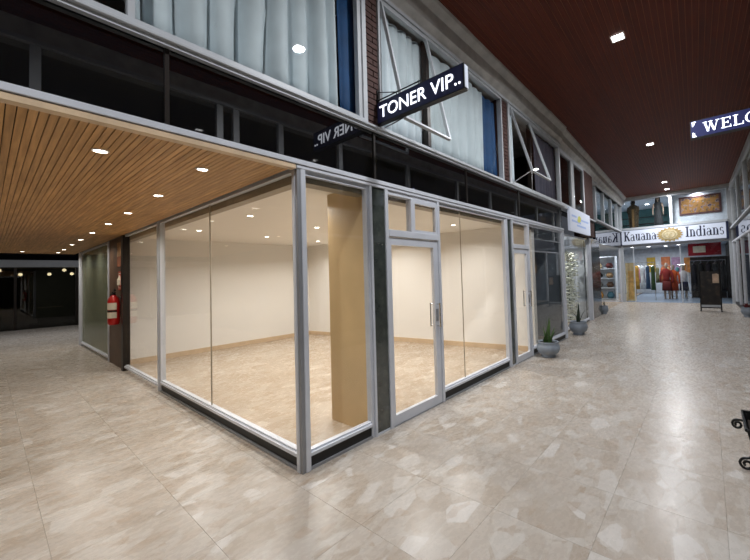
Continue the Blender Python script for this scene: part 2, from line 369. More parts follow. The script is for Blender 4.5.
def brick_pier(n, x0, x1, z0, z1, label, dy=0, rz=0):
    p = struct('wall_pier_%s' % n, label, 'brick pier')
    B('mortar_core', 'mortar', p, (x0+.004, .002, z0, x1-.004, .22, z1), tf=FB if rz else NEAR)
    bh, bw, z, row = .062, .21, z0, 0
    src = {}
    while z < z1-.01:
        x = x0; first = bw/2 if row % 2 else bw
        hh = min(bh, z1-z)-.008
        while x < x1-.004:
            ww = min(first, x1-x); first = bw; key = (round(ww, 3), round(hh, 3))
            if key not in src:
                src[key] = MB().box(0, 0, 0, ww-.008 if x+ww < x1 else ww, .05, hh).build('brick', 'brick', p, .003); o = src[key]
            else: o = src[key].copy(); COL.objects.link(o)
            o.location = (x, dy+rz*x-.012+random.uniform(-.002, .002), z); o.rotation_euler.z = rz; x += ww
        z += bh; row += 1
brick_pier('near', .785, .955, Z0, Z1, 'narrow dark red brick pier that carries the lit blue sign')
brick_pier('middle', 3.855, 4.085, Z0, Z1, 'narrow dark red brick pier between the two windows with open casements')
brick_pier('end', 9.36, 10.5, 2.66, Z1, 'broad dark red brick pier at the end of the upper windows', -.1, TH)
def curtain(name, x0, x1, label, m, y=.085, z0=3.2, z1=4.58, wl=.16, amp=.028, group=None, gather=0):
    n = max(16, int((x1-x0)/wl*10)); mb = MB(); rows = []
    ph = random.uniform(0, 6)
    for r in range(7):
        v = r/6; z = z0+(z1-z0)*v; rr = []
        for i in range(n+1):
            u = i/n; x = x0+(x1-x0)*u
            x += gather*(1-v)*(1-u)
            yy = y+amp*(1-2*abs(math.sin(PI*(x0+(x1-x0)*u)/wl+ph+.5*math.sin(5*u+v*1.5)))**.7+.45*math.sin(2*PI*(x1-x0)*u/wl*.37+2*ph+v*1.1))*(.7+.3*(1-v))
            rr.append(mb.v((x, yy, z+(.012*math.sin(9*u+ph) if r == 0 else 0))))
        rows.append(rr)
    for A_, B_ in zip(rows, rows[1:]):
        for i in range(n): mb.bm.faces.new((A_[i], A_[i+1], B_[i+1], B_[i]))
    o = mb.build(name, m, None, smooth=True)
    md = o.modifiers.new('thickness', 'SOLIDIFY'); md.thickness = .004
    return tag(o, label, 'curtain', group)
curtain('curtain', -1.06, .5, 'wide pale sheer curtain in the window above the passage mouth', 'curtain', y=.17, wl=.2, amp=.075)
curtain('curtain', .515, .775, 'deep blue curtain beside the pier that carries the lit sign', 'blue', y=.12, wl=.14)
curtain('curtain', 1.06, 1.8, 'pale curtain behind the open casement beside the lit blue sign', 'curtain', wl=.13)
curtain('curtain', 1.92, 3.34, 'pale curtain hanging next to the second blue curtain', 'curtain', wl=.2)
curtain('curtain', 3.355, 3.86, 'deep blue curtain beside the second brick pier', 'blue', y=.12, wl=.16)
curtain('curtain', 4.2, 4.42, 'thin bunched pale curtain at the edge of the far open casement', 'curtain', wl=.07)
curtain('curtain', 5.5, 6.75, 'dusky violet curtain right of the far open casement', mat('violet_curtain', srgb(92, 92, 108), .8), wl=.2)
curtain('curtain', 8.3, 8.75, 'pale narrow curtain in the dark window by the end pier', 'curtain', z0=3.28, y=.3, wl=.1)
ur = struct('wall_upper_rooms', 'dim room shell behind the upper windows', 'room')
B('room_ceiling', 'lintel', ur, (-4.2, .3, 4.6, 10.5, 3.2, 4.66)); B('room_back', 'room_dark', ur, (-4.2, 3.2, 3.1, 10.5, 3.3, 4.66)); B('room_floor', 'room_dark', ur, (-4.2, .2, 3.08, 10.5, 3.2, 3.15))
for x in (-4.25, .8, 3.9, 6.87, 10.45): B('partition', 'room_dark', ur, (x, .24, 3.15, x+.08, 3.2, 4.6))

# ------------------------------------------------------------------ ground floor shop front
FY0, FY1 = -.03, .05
fz = 2.545
cp = struct('trim_3', 'twin silver corner post of the glazed shop', 'post')
B('post_profile', 'alu', cp, (.004, -.035, 0, .05, .035, fz), bevel=.004)
B('post_profile', 'alu', cp, (-.035, .004, 0, .0, .05, fz), bevel=.004)
B('post_core', 'alu_dull', cp, (-.028, -.028, 0, .02, .02, fz), bevel=.003)
def glazing_x(label, x0, x1, seams=(), lp=.0, rp=.06, kick=True, zb=.165, m='pane', mf='alu', y=0, tf=NEAR, top=2.545, kickm='black_stone'):
    w = window(label); f = lambda *b: (b[0], b[1]+y, b[2], b[3], b[4]+y, b[5])
    if lp: B('post', mf, w, f(x0, FY0, 0, x0+lp, FY1, top), tf=tf, bevel=.003)
    if rp:
        B('post', mf, w, f(x1-rp, FY0+.012, 0, x1-rp*.45, FY1, top), tf=tf, bevel=.003); B('post_cap', mf, w, f(x1-rp*.45, FY0-.006, 0, x1, FY1, top), tf=tf, bevel=.003)
    a, b = x0+lp, x1-rp
    B('bottom_rail', mf, w, f(a, FY0, zb-.05, b, FY1, zb-.018), tf=tf, bevel=.003); B('glazing_bead', mf, w, f(a, FY0+.02, zb-.018, b, FY1-.01, zb), tf=tf, bevel=.003)
    if kick:
        B('kick_plate', kickm, w, f(a, FY0+.025, .022, b, FY1-.01, zb-.05), tf=tf); B('base_strip', 'alu_dull', w, f(a, FY0+.005, 0, b, FY1, .022), tf=tf)
    B('top_rail', mf, w, f(a, FY0+.02, top-.04, b, FY1-.01, top), tf=tf)
    xs = [a]+list(seams)+[b]
    for q in seams: B('glass_seam', 'header', w, f(q-.0018, .002, zb, q+.0018, .016, top-.04), tf=tf)
    for p, q in zip(xs, xs[1:]): B('pane', m, w, f(p+.0015, .005, zb-.005, q-.0015, .013, top-.035), tf=tf)
    return w
glazing_x('narrow shop window right of the corner post with the tan column behind', .05, .80, rp=.065)
gp = struct('wall_granite', 'narrow polished dark granite pier between window and first door', 'pier')
B('granite_slab', 'granite', gp, (.80, -.018, .02, .985, .06, fz)); B('base_strip', 'alu', gp, (.80, -.024, 0, .985, .06, .02))
def shop_door(n, x0, x1, label, split, handle=True):
    d = struct('door_%d' % n, label, 'door'); t = .045
    B('frame_jamb', 'alu', d, (x0, -.035, 0, x0+t, .05, fz), bevel=.003); B('frame_jamb', 'alu', d, (x1-t, -.035, 0, x1, .05, fz), bevel=.003)
    B('transom_bar', 'alu', d, (x0+t, -.04, 2.04, x1-t, .05, 2.115), bevel=.005)
    B('transom_head', 'alu', d, (x0+t, -.02, fz-.045, x1-t, .05, fz))
    if split:
        B('transom_mullion', 'alu', d, (split-.02, -.03, 2.115, split+.02, .05, fz-.045))
        ve = B('vent_sash', 'alu', d, (split+.02, -.028, 2.115, split+.05, .0, fz-.045), (x1-t-.035, -.028, 2.115, x1-t, .0, fz-.045), (split+.05, -.028, 2.115, x1-t-.035, .0, 2.145), (split+.05, -.028, fz-.085, x1-t-.035, .0, fz-.045))
        B('transom_pane', 'pane', d, (x0+t, .01, 2.12, split-.02, .016, fz-.045)); B('transom_pane', 'pane', d, (split+.05, -.012, 2.145, x1-t-.035, -.006, fz-.085))
    else: B('transom_pane', 'pane', d, (x0+t, .01, 2.12, x1-t, .016, fz-.045))
    a, b = x0+t+.004, x1-t-.004; sl, sr = .035, .09
    lf = B('door_leaf', 'alu', d, (a, -.022, .012, a+sl, .022, 2.032), (b-sr, -.022, .012, b, .022, 2.032), (a+sl, -.022, .012, b-sr, .022, .115), (a+sl, -.022, 1.95, b-sr, .022, 2.032))
    B('door_pane', 'pane', lf, (a+sl, -.004, .115, b-sr, .004, 1.95))
    hx = b-.055
    mb = MB().tube([(hx, -.022, 1.24), (hx, -.07, 1.24)], .009).tube([(hx, -.07, 1.255), (hx, -.07, .955)], .010).tube([(hx, -.022, .97), (hx, -.07, .97)], .009); mb.build('pull_handle', 'steel', lf)
    mb = MB().tube([(hx, .022, 1.24), (hx, .08, 1.24)], .009).tube([(hx, .08, 1.255), (hx, .08, .955)], .010).tube([(hx, .022, .97), (hx, .08, .97)], .009); mb.build('pull_handle', 'steel', lf)
    MB().box(hx-.022, -.03, 1.03, hx+.022, -.022, 1.18).tube([(hx-.01, -.03, 1.1), (hx-.01, -.05, 1.1), (hx-.055, -.052, 1.09)], .007).build('lock_plate', 'alu_dull', lf)
    B('threshold', 'alu_dull', d, (x0+t, -.03, 0, x1-t, .04, .01))
    return d
shop_door(1, .985, 1.945, 'first aluminium and glass shop door with two-light transom beside the granite pier', 1.42)
glazing_x('wide two-pane shop window between the two glass doors', 1.945, 3.88, seams=[2.472], rp=.07)
gq = struct('wall_granite_far', 'slim dark granite strip left of the second glass door', 'pier')
B('granite_slab', 'granite', gq, (3.88, -.012, .02, 4.05, .06, fz)); B('base_strip', 'alu', gq, (3.88, -.02, 0, 4.05, .06, .02))
shop_door(2, 4.05, 4.80, 'second glass shop door next to the first grey pot', None)
glazing_x('bluish shop window behind the first grey pot', 4.80, 6.88, rp=.12, m='pane_sheen')
# left side glazing of the shop (plane x = 0), built with x and y swapped
SW = lambda x, y, z: (y, x, z)
glazing_x('large two-pane shop window along the side passage', .05, 3.90, seams=[1.951], rp=.085, tf=SW, top=2.575)
glazing_x('narrower shop window at the end of the passage side', 3.90, 6.0, rp=.0, kick=False, zb=.11, tf=SW, top=2.575)
ps = struct('wall_passage', 'dark brown panel and black post that carry the fire extinguisher', 'wall panel')
B('black_post', 'alu_dark', ps, (-.045, 6.0, 0, .06, 6.15, ZS)); B('panel', 'brown_panel', ps, (-.01, 6.15, 0, .06, 7.38, ZS)); B('panel_post', 'alu_dull', ps, (-.03, 6.15, 0, -.01, 6.21, ZS))
glazing_x('green tinted glass screen beyond the fire extinguisher', 7.38, 11.15, rp=.3, lp=.06, kick=False, zb=.12, m='pane_green', tf=SW, top=2.56)
# ------------------------------------------------------------------ shop interior
ZI = 2.575
sh = struct('floor_shop', 'warm beige polished floor inside the empty shop', 'floor')
MB().prism([(.04, .04), (5.14, .04), (4.18, 6.6), (.04, 6.6)], 2, -.02, .004).build('floor_slab', 'floor_shop', sh)
B('floor_slab', 'floor_shop', sh, (5.14, .04, -.02, 6.88, 6.6, .004))
wb = struct('wall_back', 'plain cream back wall of the empty shop', 'wall'); B('wall_plaster', 'wall_cream', wb, (.06, 6.57, 0, 4.4, 6.7, ZI+.05))
wr = struct('wall_right', 'plain cream right wall of the empty shop', 'wall'); MB().prism([(5.13, .06), (5.27, .06), (4.33, 6.57), (4.19, 6.57)], 2, 0, ZI+.05).build('wall_plaster', 'wall_cream', wr)
bb = struct('baseboard_back', 'beige marble skirting along the back wall of the empty shop', 'baseboard'); B('skirting', 'base_cream', bb, (.06, 6.55, .004, 4.2, 6.57, .105))
bb = struct('baseboard_right', 'beige marble skirting along the right wall of the empty shop', 'baseboard'); MB().prism([(5.11, .06), (5.135, .06), (4.195, 6.55), (4.17, 6.55)], 2, .004, .105).build('skirting', 'base_cream', bb)
cs = struct('ceiling_shop', 'cream plaster ceiling of the empty shop', 'ceiling'); B('ceiling_plaster', 'ceil_cream', cs, (.06, .2, ZI, 5.3, 6.7, ZI+.06))
B('header_box', 'header', cs, (.06, .06, 2.46, 5.2, .2, 2.62)); B('header_box', 'header', cs, (.06, .2, 2.47, .16, 6.57, 2.62))
co = struct('wall_column', 'square tan painted column inside the shop by the corner', 'column'); B('column_shaft', 'tan', co, (.79, .08, 0, 1.0, .72, ZI+.02))
# next shop right of the wall: grey-blue rooms
shell('wall_next_shop', 'grey blue room behind the window with the first pot', [('room_back', 'slate', (5.3, 5.0, 0, 6.95, 5.1, 2.6)), ('room_side', 'slate', (6.88, .1, 0, 6.98, 5, 2.6)), ('room_ceiling', 'slate', (5.2, .1, 2.56, 6.98, 5.1, 2.62)), ('dark_doorway', 'room_dark', (6.86, 1.4, 0, 6.88, 2.9, 2.05)), ('door_casing', 'alu_dull', (6.85, 1.3, 0, 6.88, 1.4, 2.15), (6.85, 2.9, 0, 6.88, 3.0, 2.15), (6.85, 1.4, 2.05, 6.88, 2.9, 2.15))], NEAR)

# shop behind the green glass
shell('wall_green_room', 'grey green room behind the tinted glass screen', [('room_side', 'green_room', (3.0, 6.8, 0, 3.1, 11.2, 2.6)), ('room_end', 'green_room', (.06, 11.15, 0, 3.1, 11.25, 2.6)), ('room_near', 'green_room', (.06, 6.72, 0, 3.0, 6.8, 2.6)), ('room_ceiling', 'green_room', (.06, 6.72, 2.56, 3.1, 11.2, 2.62)), ('room_floor', 'floor_shop', (.06, 6.8, -.02, 3.0, 11.15, .004))], NEAR)


# ------------------------------------------------------------------ downlights
def downlight(x, y, z, label, group, watts, col, r=.04, lens='lens_warm', spread=150, square=False):
    d = thing('downlight', label, 'ceiling light', (x, y, z), group)
    if square:
        MB().box(x-r*1.25, y-r*1.25, z-.012, x+r*1.25, y-r, z).box(x-r*1.25, y+r, z-.012, x+r*1.25, y+r*1.25, z).box(x-r*1.25, y-r, z-.012, x-r, y+r, z).box(x+r, y-r, z-.012, x+r*1.25, y+r, z).build('trim_ring', 'ring', d)
        B('lens', lens, d, (x-r, y-r, z-.006, x+r, y+r, z))
    else:
        n = 20; mb = MB(); o_ = []; i_ = []; t_ = []
        for k in range(n):
            c_, s_ = math.cos(2*PI*k/n), math.sin(2*PI*k/n)
            t_.append(mb.v((x+r*1.32*c_, y+r*1.32*s_, z))); o_.append(mb.v((x+r*1.25*c_, y+r*1.25*s_, z-.008))); i_.append(mb.v((x+r*c_, y+r*s_, z-.008)))
        for k in range(n):
            q = (k+1) % n; mb.bm.faces.new((t_[k], t_[q], o_[q], o_[k])); mb.bm.faces.new((o_[k], o_[q], i_[q], i_[k]))
        mb.build('trim_ring', 'ring', d)
        MB().lathe([(r, z-.006), (r, z)], (x, y, 0), 20).build('lens', lens, d)
    ld = bpy.data.lights.new('lamp', 'AREA'); ld.shape = 'DISK'; ld.size = r*2; ld.energy = watts; ld.color = col; ld.spread = math.radians(spread)
    lo = bpy.data.objects.new('lamp', ld); COL.objects.link(lo); lo.location = (0, 0, -.014); lo.parent = d
    return d
ORD = 'first second third fourth fifth sixth seventh eighth ninth tenth'.split()
for q_, (x, y) in enumerate(((.7, 1.12), (.76, 2.58), (.78, 4.67), (2.15, 4.9), (2.17, 3.03), (2.6, 1.02), (3.55, 5.1), (3.75, 3.05), (3.95, 1.15))):
    downlight(x, y, ZI, 'small warm downlight in the shop ceiling '+('just behind the corner post beside the tan column', 'over the large side window pane', 'near the end of the side windows', 'close to the back wall beside the side windows', 'at the middle of the shop', 'just behind the first glass door', 'by the corner of back and right walls', 'near the middle of the right wall', 'just left of the second glass door')[q_], 'downlights in the empty shop', P_SHOP, WARM)
PL = [(-.52, .59), (-.5, 1.9), (-.485, 3.28), (-.48, 4.51), (-.475, 5.87), (-.46, 7.23), (-.45, 8.48), (-.43, 10.0), (-.43, 11.14), (-1.14, .62), (-1.06, 11.07), (-2.2, 1.9), (-2.2, 4.5), (-2.2, 7.2), (-2.2, 10)]
for q_, (x, y) in enumerate(PL):
    downlight(x, y, ZS, ('%s slat ceiling downlight along the shop glass, counted from the corner post' % ORD[q_] if q_ < 9 else 'slat ceiling downlight near the passage mouth, away from the shop glass' if q_ == 9 else 'slat ceiling downlight at the inner passage end, away from the glass' if q_ == 10 else '%s slat ceiling downlight along the far passage wall, from the mouth' % ORD[q_-11]), 'downlights in the passage ceiling', P_SOFFIT, SOFT, .037)
for q_, (x, y) in enumerate(((1.16, -1.93), (4.05, -1.93), (9.6, -1.85), (15.0, -1.86), (16.6, -1.86), (-2.6, -1.93))):
    X, Y, _ = FAR(x, y, 0)
    downlight(X, Y, ZC, 'bright square downlight in the dark timber ceiling '+('opposite the lit blue sign', 'in front of the first open casement', 'midway to the end shop', 'second from the end shop front', 'closest to the end shop front', 'behind the passage mouth')[q_], 'downlights in the hall ceiling', P_MAIN, COOL, .075, 'lens_cool', 170, square=True)

# ------------------------------------------------------------------ lettering helpers
def text_mesh(txt, size, offset=0., ext=.004):
    cu = bpy.data.curves.new('t', 'FONT'); cu.body = txt; cu.size = size; cu.offset = offset; cu.extrude = ext; cu.align_x = 'LEFT'
    o = bpy.data.objects.new('t', cu); COL.objects.link(o); dg = bpy.context.evaluated_depsgraph_get(); dg.update()
    me = bpy.data.meshes.new_from_object(o.evaluated_get(dg)); bpy.data.objects.remove(o); bpy.data.curves.remove(cu)
    return me
def place_text(name, me, m, parent, org, du, dv, width=None, height=None):
    xs = [v.co.x for v in me.vertices]; ys = [v.co.y for v in me.vertices]
    sx = width/(max(xs)-min(xs)) if width else 1; sy = height/(max(ys)-min(ys)) if height else sx
    x0, y0 = min(xs), min(ys); du = Vector(du); dv = Vector(dv); dn = du.cross(dv)
    for v in me.vertices: v.co = Vector(org)+du*((v.co.x-x0)*sx)+dv*((v.co.y-y0)*sy)+dn*v.co.z
    me.name = name; me.materials.clear()
    return link(name, me, m, parent)
# hand drawn serif letters: list of polygons in a unit-high cell
def stroke(a, b, w):
    a = Vector(a); b = Vector(b); d = (b-a).normalized(); n = Vector((-d.y, d.x))*w/2
    return [tuple(a+n), tuple(b+n), tuple(b-n), tuple(a-n)]
def arc(cx, cy, rx, ry, a0, a1, w, thin=.45, n=14):
    out = []
    for k in range(n):
        def P(t, inner):
            wt = w*(thin+(1-thin)*abs(math.cos(t))); r_ = (rx-(wt if inner else 0)); q_ = (ry-(w*thin if inner else 0))
            return (cx+r_*math.cos(t), cy+q_*math.sin(t))
        t0, t1 = a0+(a1-a0)*k/n, a0+(a1-a0)*(k+1)/n
        out.append([P(t0, 0), P(t1, 0), P(t1, 1), P(t0, 1)])
    return out
def rect(x0, y0, x1, y1): return [(x0, y0), (x1, y0), (x1, y1), (x0, y1)]
SF, ST, SH = .2, .095, .075
def glyph(c):
    if c == 'K': return .86, [rect(.1, 0, .1+SF, 1), rect(0, 0, .36, SH), rect(0, 1-SH, .36, 1), stroke((.24, .42), (.72, .97), ST), stroke((.38, .58), (.72, .03), SF), rect(.55, 0, .86, SH), rect(.56, 1-SH, .84, 1)]
    if c == 'I': return .42, [rect(.13, 0, .13+SF, 1), rect(0, 0, .42, SH), rect(0, 1-SH, .42, 1)]
    if c == 'a': return .6, arc(.24, .2, .24, .22, 0, 2*PI, .12)+arc(.25, .5, .22, .2, 0, PI*.9, .1)+[rect(.36, .06, .36+SF*.9, .52), rect(.42, 0, .6, SH), rect(.42, 0, .52, .1)]
    if c == 'u': return .7, [rect(.08, .2, .08+SF*.9, .7), rect(0, .65, .2, .7), rect(.42, 0, .42+SF*.9, .7), rect(.34, .65, .55, .7), rect(.5, 0, .68, SH)]+arc(.28, .22, .2, .22, PI, 2*PI, .13)
    if c == 'n': return .7, [rect(.08, 0, .08+SF*.9, .7), rect(0, .65, .2, .7), rect(0, 0, .3, SH), rect(.44, 0, .44+SF*.9, .48), rect(.36, 0, .68, SH)]+arc(.33, .46, .255, .24, 0, PI, .13)
    if c == 'd': return .68, arc(.28, .33, .28, .36, PI*.25, PI*1.75, .15)+[rect(.42, 0, .42+SF*.9, 1), rect(.34, .95, .5, 1), rect(.5, 0, .66, SH)]
    if c == 'i': return .36, [rect(.1, 0, .1+SF*.9, .68), rect(.02, .63, .2, .68), rect(0, 0, .34, SH), rect(.09, .82, .25, .98)]
    if c == 's': return .5, arc(.22, .51, .2, .19, PI*.15, PI*1.4, .12)+arc(.24, .19, .22, .2, -PI*.85, PI*.45, .12)
    if c == 'W': return 1.25, [stroke((.16, .98), (.38, .02), SF), stroke((.38, .02), (.6, .9), ST), stroke((.56, .98), (.84, .02), SF), stroke((.84, .02), (1.08, .98), ST), rect(0, 1-SH, .34, 1), rect(.42, 1-SH, .74, 1), rect(.94, 1-SH, 1.24, 1)]
    if c == 'E': return .78, [rect(.1, 0, .1+SF, 1), rect(0, 0, .7, .07), rect(0, .93, .68, 1), rect(.2, .47, .52, .54), rect(.64, 0, .7, .26), rect(.62, .74, .68, 1), rect(.47, .38, .53, .64)]
    if c == 'L': return .74, [rect(.1, 0, .1+SF, 1), rect(0, 0, .7, .07), rect(0, 1-SH, .36, 1), rect(.64, 0, .7, .3)]
    if c == 'C': return .86, arc(.46, .5, .46, .52, PI*.22, PI*1.78, SF)+[rect(.74, .62, .8, .96)]
    if c == 'O': return .96, arc(.48, .5, .48, .52, 0, 2*PI, SF, n=24)
    if c == 'M': return 1.1, [rect(.12, 0, .2, 1), rect(.8, 0, .8+SF, 1), stroke((.18, .98), (.5, .05), SF), stroke((.5, .05), (.84, .98), ST), rect(0, 0, .32, SH), rect(.68, 0, 1.08, SH), rect(0, 1-SH, .24, 1), rect(.8, 1-SH, 1.08, 1)]
    return .45, []
def serif_text(name, txt, m, parent, org, du, dv, width, height):
    x = 0; polys = []
    for ch in txt:
        w_, ps_ = glyph(ch); polys += [[(px+x, py) for px, py in p] for p in ps_]; x += w_+.07
    x -= .07; bm = bmesh.new(); du = Vector(du); dv = Vector(dv); dn = du.cross(dv)*.004
    for p in polys:
        A_ = [bm.verts.new(Vector(org)+du*(px/x*width)+dv*(py*height)) for px, py in p]
        f = bm.faces.new(A_)
        e = bmesh.ops.extrude_face_region(bm, geom=[f])
        for g in e['geom']:
            if isinstance(g, bmesh.types.BMVert): g.co += dn
    bmesh.ops.recalc_face_normals(bm, faces=bm.faces)
    me = bpy.data.meshes.new(name); bm.to_mesh(me); bm.free(); return link(name, me, m, parent)

# ------------------------------------------------------------------ projecting signs
SX = .93
sg = thing('projecting_sign', 'lit dark blue sign reading TONER VIP on the brick pier', 'sign', (SX, -.03, 3.33))
B('sign_box', 'black', sg, (SX-.03, -1.14, 3.215, SX+.03, -.04, 3.445)); B('sign_face', 'sign_blue', sg, (SX-.034, -1.128, 3.225, SX-.03, -.052, 3.435)); B('sign_face', 'sign_blue', sg, (SX+.03, -1.128, 3.225, SX+.034, -.052, 3.435))
place_text('lettering', text_mesh('TONER VIP..', .2, 0.), 'sign_text', sg, (SX-.036, -.085, 3.268), (0, -1, 0), (0, 0, 1), width=1.02, height=.125)
place_text('lettering', text_mesh('TONER VIP..', .2, 0.), 'sign_text', sg, (SX+.036, -1.105, 3.268), (0, 1, 0), (0, 0, 1), width=1.02, height=.125)
B('lit_edge', emis('lit_edge', (.4, .44, .52, 1), .15), sg, (SX-.026, -1.146, 3.23, SX+.026, -1.14, 3.43))
MB().tube([(SX, .0, 3.49), (SX, -.62, 3.49)], .007).tube([(SX, -.3, 3.49), (SX, -.3, 3.44)], .006).tube([(SX, -.6, 3.49), (SX, -.6, 3.44)], .006).tube([(SX, -.02, 3.3), (SX, -.02, 3.6)], .012).tube([(SX, -.02, 3.58), (SX, -.3, 3.49)], .005).build('wall_bracket', 'iron', sg)
WX = 4.6
wg = thing('projecting_sign', 'lit indigo sign reading WELCOME on the opposite facade', 'sign', (WX, -2.63, 3.55))
B('sign_box', 'black', wg, (WX-.05, -3.93, 3.435, WX+.05, -2.63, 3.685)); B('sign_face', 'sign_indigo', wg, (WX-.054, -3.92, 3.445, WX-.05, -2.64, 3.675))
SF, ST, SH = .15, .07, .055
serif_text('lettering', 'WELCOME', 'sign_text', wg, (WX-.055, -2.775, 3.49), (0, -1, 0), (0, 0, 1), 1.04, .14)
for (sa, sb) in ((-2.66, 3.66), (-2.66, 3.455)):
    d_ = -1 if sb > 3.5 else 1
    MB().box(WX-.057, -2.70, sb-.008, WX-.053, -2.655, sb+.008).box(WX-.057, -2.67, min(sb, sb+d_*.06), WX-.053, -2.655, max(sb, sb+d_*.06)).box(WX-.057, -2.685, min(sb, sb+d_*.05)+.01, WX-.053, -2.67, max(sb, sb+d_*.05)-.005).build('corner_ornament', 'sign_text', wg)
MB().tube([(WX, -3.93, 3.55), (WX, -4.0, 3.55)], .02).build('wall_bracket', 'iron', wg)

# ------------------------------------------------------------------ facade beyond the shop: recessed glass, pier, white board
glazing_x('reflective shop window behind the second grey pot', 6.9, 10.3, seams=[], lp=.06, rp=.18, kick=False, zb=.1, y=.08, tf=FAR, top=2.6)
pe = struct('wall_end_pier', 'dark stone pier with metal edge at the end of the left shop fronts', 'pier')
B('pier_shaft', 'granite', pe, (10.3, .05, 0, 11.9, .5, 2.66), tf=FAR); B('metal_edge', 'alu', pe, (10.3, .02, 0, 10.5, .05, 2.66), tf=FAR)
shell('wall_plant_room', 'pale room behind the window with the second pot', [('room_back', 'room_dark', (7.0, 1.2, 0, 10.3, 1.3, 2.6)), ('room_ceiling', 'room_white', (6.98, .1, 2.6, 10.4, 2.3, 2.64)), ('room_floor', 'floor_shop', (7.0, .12, -.02, 10.3, 2.2, .004)), ('room_side', 'room_white', (10.25, .2, 0, 10.3, 2.2, 2.6)), ('fascia_backing', 'fascia', (6.95, .06, 2.6, 10.3, .2, 3.16))], FAR)

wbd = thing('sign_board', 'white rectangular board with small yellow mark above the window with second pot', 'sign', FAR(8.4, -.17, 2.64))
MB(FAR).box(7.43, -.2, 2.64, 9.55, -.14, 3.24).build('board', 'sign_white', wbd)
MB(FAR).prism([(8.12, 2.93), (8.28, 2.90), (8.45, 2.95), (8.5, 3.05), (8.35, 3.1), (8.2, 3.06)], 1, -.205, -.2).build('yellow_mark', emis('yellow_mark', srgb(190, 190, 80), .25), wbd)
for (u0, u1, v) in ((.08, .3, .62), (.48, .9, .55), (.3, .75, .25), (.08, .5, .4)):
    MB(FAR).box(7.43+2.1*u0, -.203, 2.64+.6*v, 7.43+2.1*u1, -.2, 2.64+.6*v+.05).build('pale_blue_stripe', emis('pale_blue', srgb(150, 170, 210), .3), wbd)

# far left run: upper windows, black fascia and glass up to the end shop
fw_ = window('upper windows over the black fascia near the end shop')
for x in (11.9, 13.3, 14.9, 16.3, 17.2): B('mullion', 'white_alu', fw_, (x, .1, 3.42, x+.12, .22, 4.72), tf=FAR)
B('sill', 'white_alu', fw_, (11.9, .06, 3.38, 17.3, .24, 3.44), tf=FAR); B('head', 'white_alu', fw_, (11.9, .08, 4.66, 17.3, .24, 4.74), tf=FAR)
for a_, b_ in ((12.02, 13.3), (13.42, 14.9), (15.02, 16.3), (16.42, 17.2)): B('pane', 'pane', fw_, (a_, .16, 3.44, b_, .166, 4.66), tf=FAR)
ff = struct('wall_far_fascia', 'black glass fascia over the far left shop window', 'fascia')
B('glass_panel', 'fascia', ff, (11.9, .15, 2.62, 14.6, .25, 3.38), tf=FAR); B('glass_panel', 'fascia', ff, (14.61, .15, 2.62, 17.3, .25, 3.38), tf=FAR)
fgz = window('far left shop window with display shelves behind')
B('post', 'alu', fgz, (17.38, .24, 0, 17.5, .3, 2.62), tf=FAR); B('post', 'alu', fgz, (17.45, 2.35, 0, 17.55, 2.45, 2.62), tf=FAR); B('bottom_rail', 'alu', fgz, (17.45, .25, 0, 17.55, 2.35, .06), tf=FAR); B('pane', 'pane', fgz, (17.5, .25, .06, 17.508, 2.35, 2.62), tf=FAR)

# ------------------------------------------------------------------ end shop (glazed clothing shop with sign, upper show window)
KX = 17.5
ks = struct('wall_end_front', 'white frame front of the clothing shop at the end of the hall', 'shop front')
def KB(name, m, par, *bx): return B(name, m, par, *bx, tf=FAR)
KB('post', 'white_alu', ks, (KX-.05, .1, 0, KX+.1, .24, 5.0)); KB('post', 'white_alu', ks, (KX-.05, -4.1, 0, KX+.1, -3.9, 5.0))
KB('upper_sill', 'white_alu', ks, (KX-.08, -3.9, 3.48, KX+.12, .1, 3.58)); KB('upper_head', 'white_alu', ks, (KX-.05, -3.9, 4.9, KX+.1, .1, 5.0)); KB('upper_mullion', 'white_alu', ks, (KX-.05, -1.98, 3.58, KX+.08, -1.86, 4.9))
KB('lintel', 'lintel', ks, (KX-.12, -4.2, 4.98, KX+.2, .4, 5.14)); KB('lower_head', 'alu_dull', ks, (KX-.03, -3.9, 2.66, KX+.08, .1, 2.76))
KB('upper_pane', 'pane', ks, (KX, -1.86, 3.58, KX+.008, .1, 4.9)); KB('upper_pane', 'pane', ks, (KX, -3.9, 3.58, KX+.008, -1.98, 4.9))
KB('side_pane', 'pane', ks, (KX, -.32, .05, KX+.008, .1, 2.66)); KB('pane_edge', 'alu', ks, (KX-.02, -.35, 0, KX+.03, -.32, 2.66)); KB('side_pane', 'pane', ks, (KX, -3.9, .05, KX+.008, -2.2, 2.66)); KB('pane_edge', 'alu', ks, (KX-.02, -2.2, 0, KX+.03, -2.17, 2.66))
sn = thing('shop_sign', 'long white shop sign reading Kauana Indians with gold sun emblem', 'sign', FAR(KX, -1.9, 2.76))
KB('sign_panel', 'sign_white', sn, (KX-.14, -3.82, 2.78, KX-.06, .12, 3.44)); KB('sign_end_strip', 'navy', sn, (KX-.15, .12, 2.74, KX-.05, .2, 3.48)); KB('sign_end_strip', 'navy', sn, (KX-.15, -3.9, 2.74, KX-.05, -3.82, 3.48))
kd = Vector(FAR(0, -1, 0)); kz = Vector((0, 0, 1))
SF, ST, SH = .2, .095, .075
serif_text('lettering', 'Kauana', 'navy', sn, FAR(KX-.142, .02, 2.94), kd, kz, 1.34, .45)
serif_text('lettering', 'Indians', 'navy', sn, FAR(KX-.142, -2.42, 2.94), kd, kz, 1.34, .45)
n = 36; poly = []
for k_ in range(n):
    a_ = 2*PI*k_/n; q_ = 1.0 if k_ % 2 else .8
    poly.append((-1.83+.52*q_*math.cos(a_)*(1.0), 3.11+.335*q_*math.sin(a_)))
MB(FAR).prism(poly, 0, KX-.155, KX-.14).build('sun_rays', 'gold', sn)
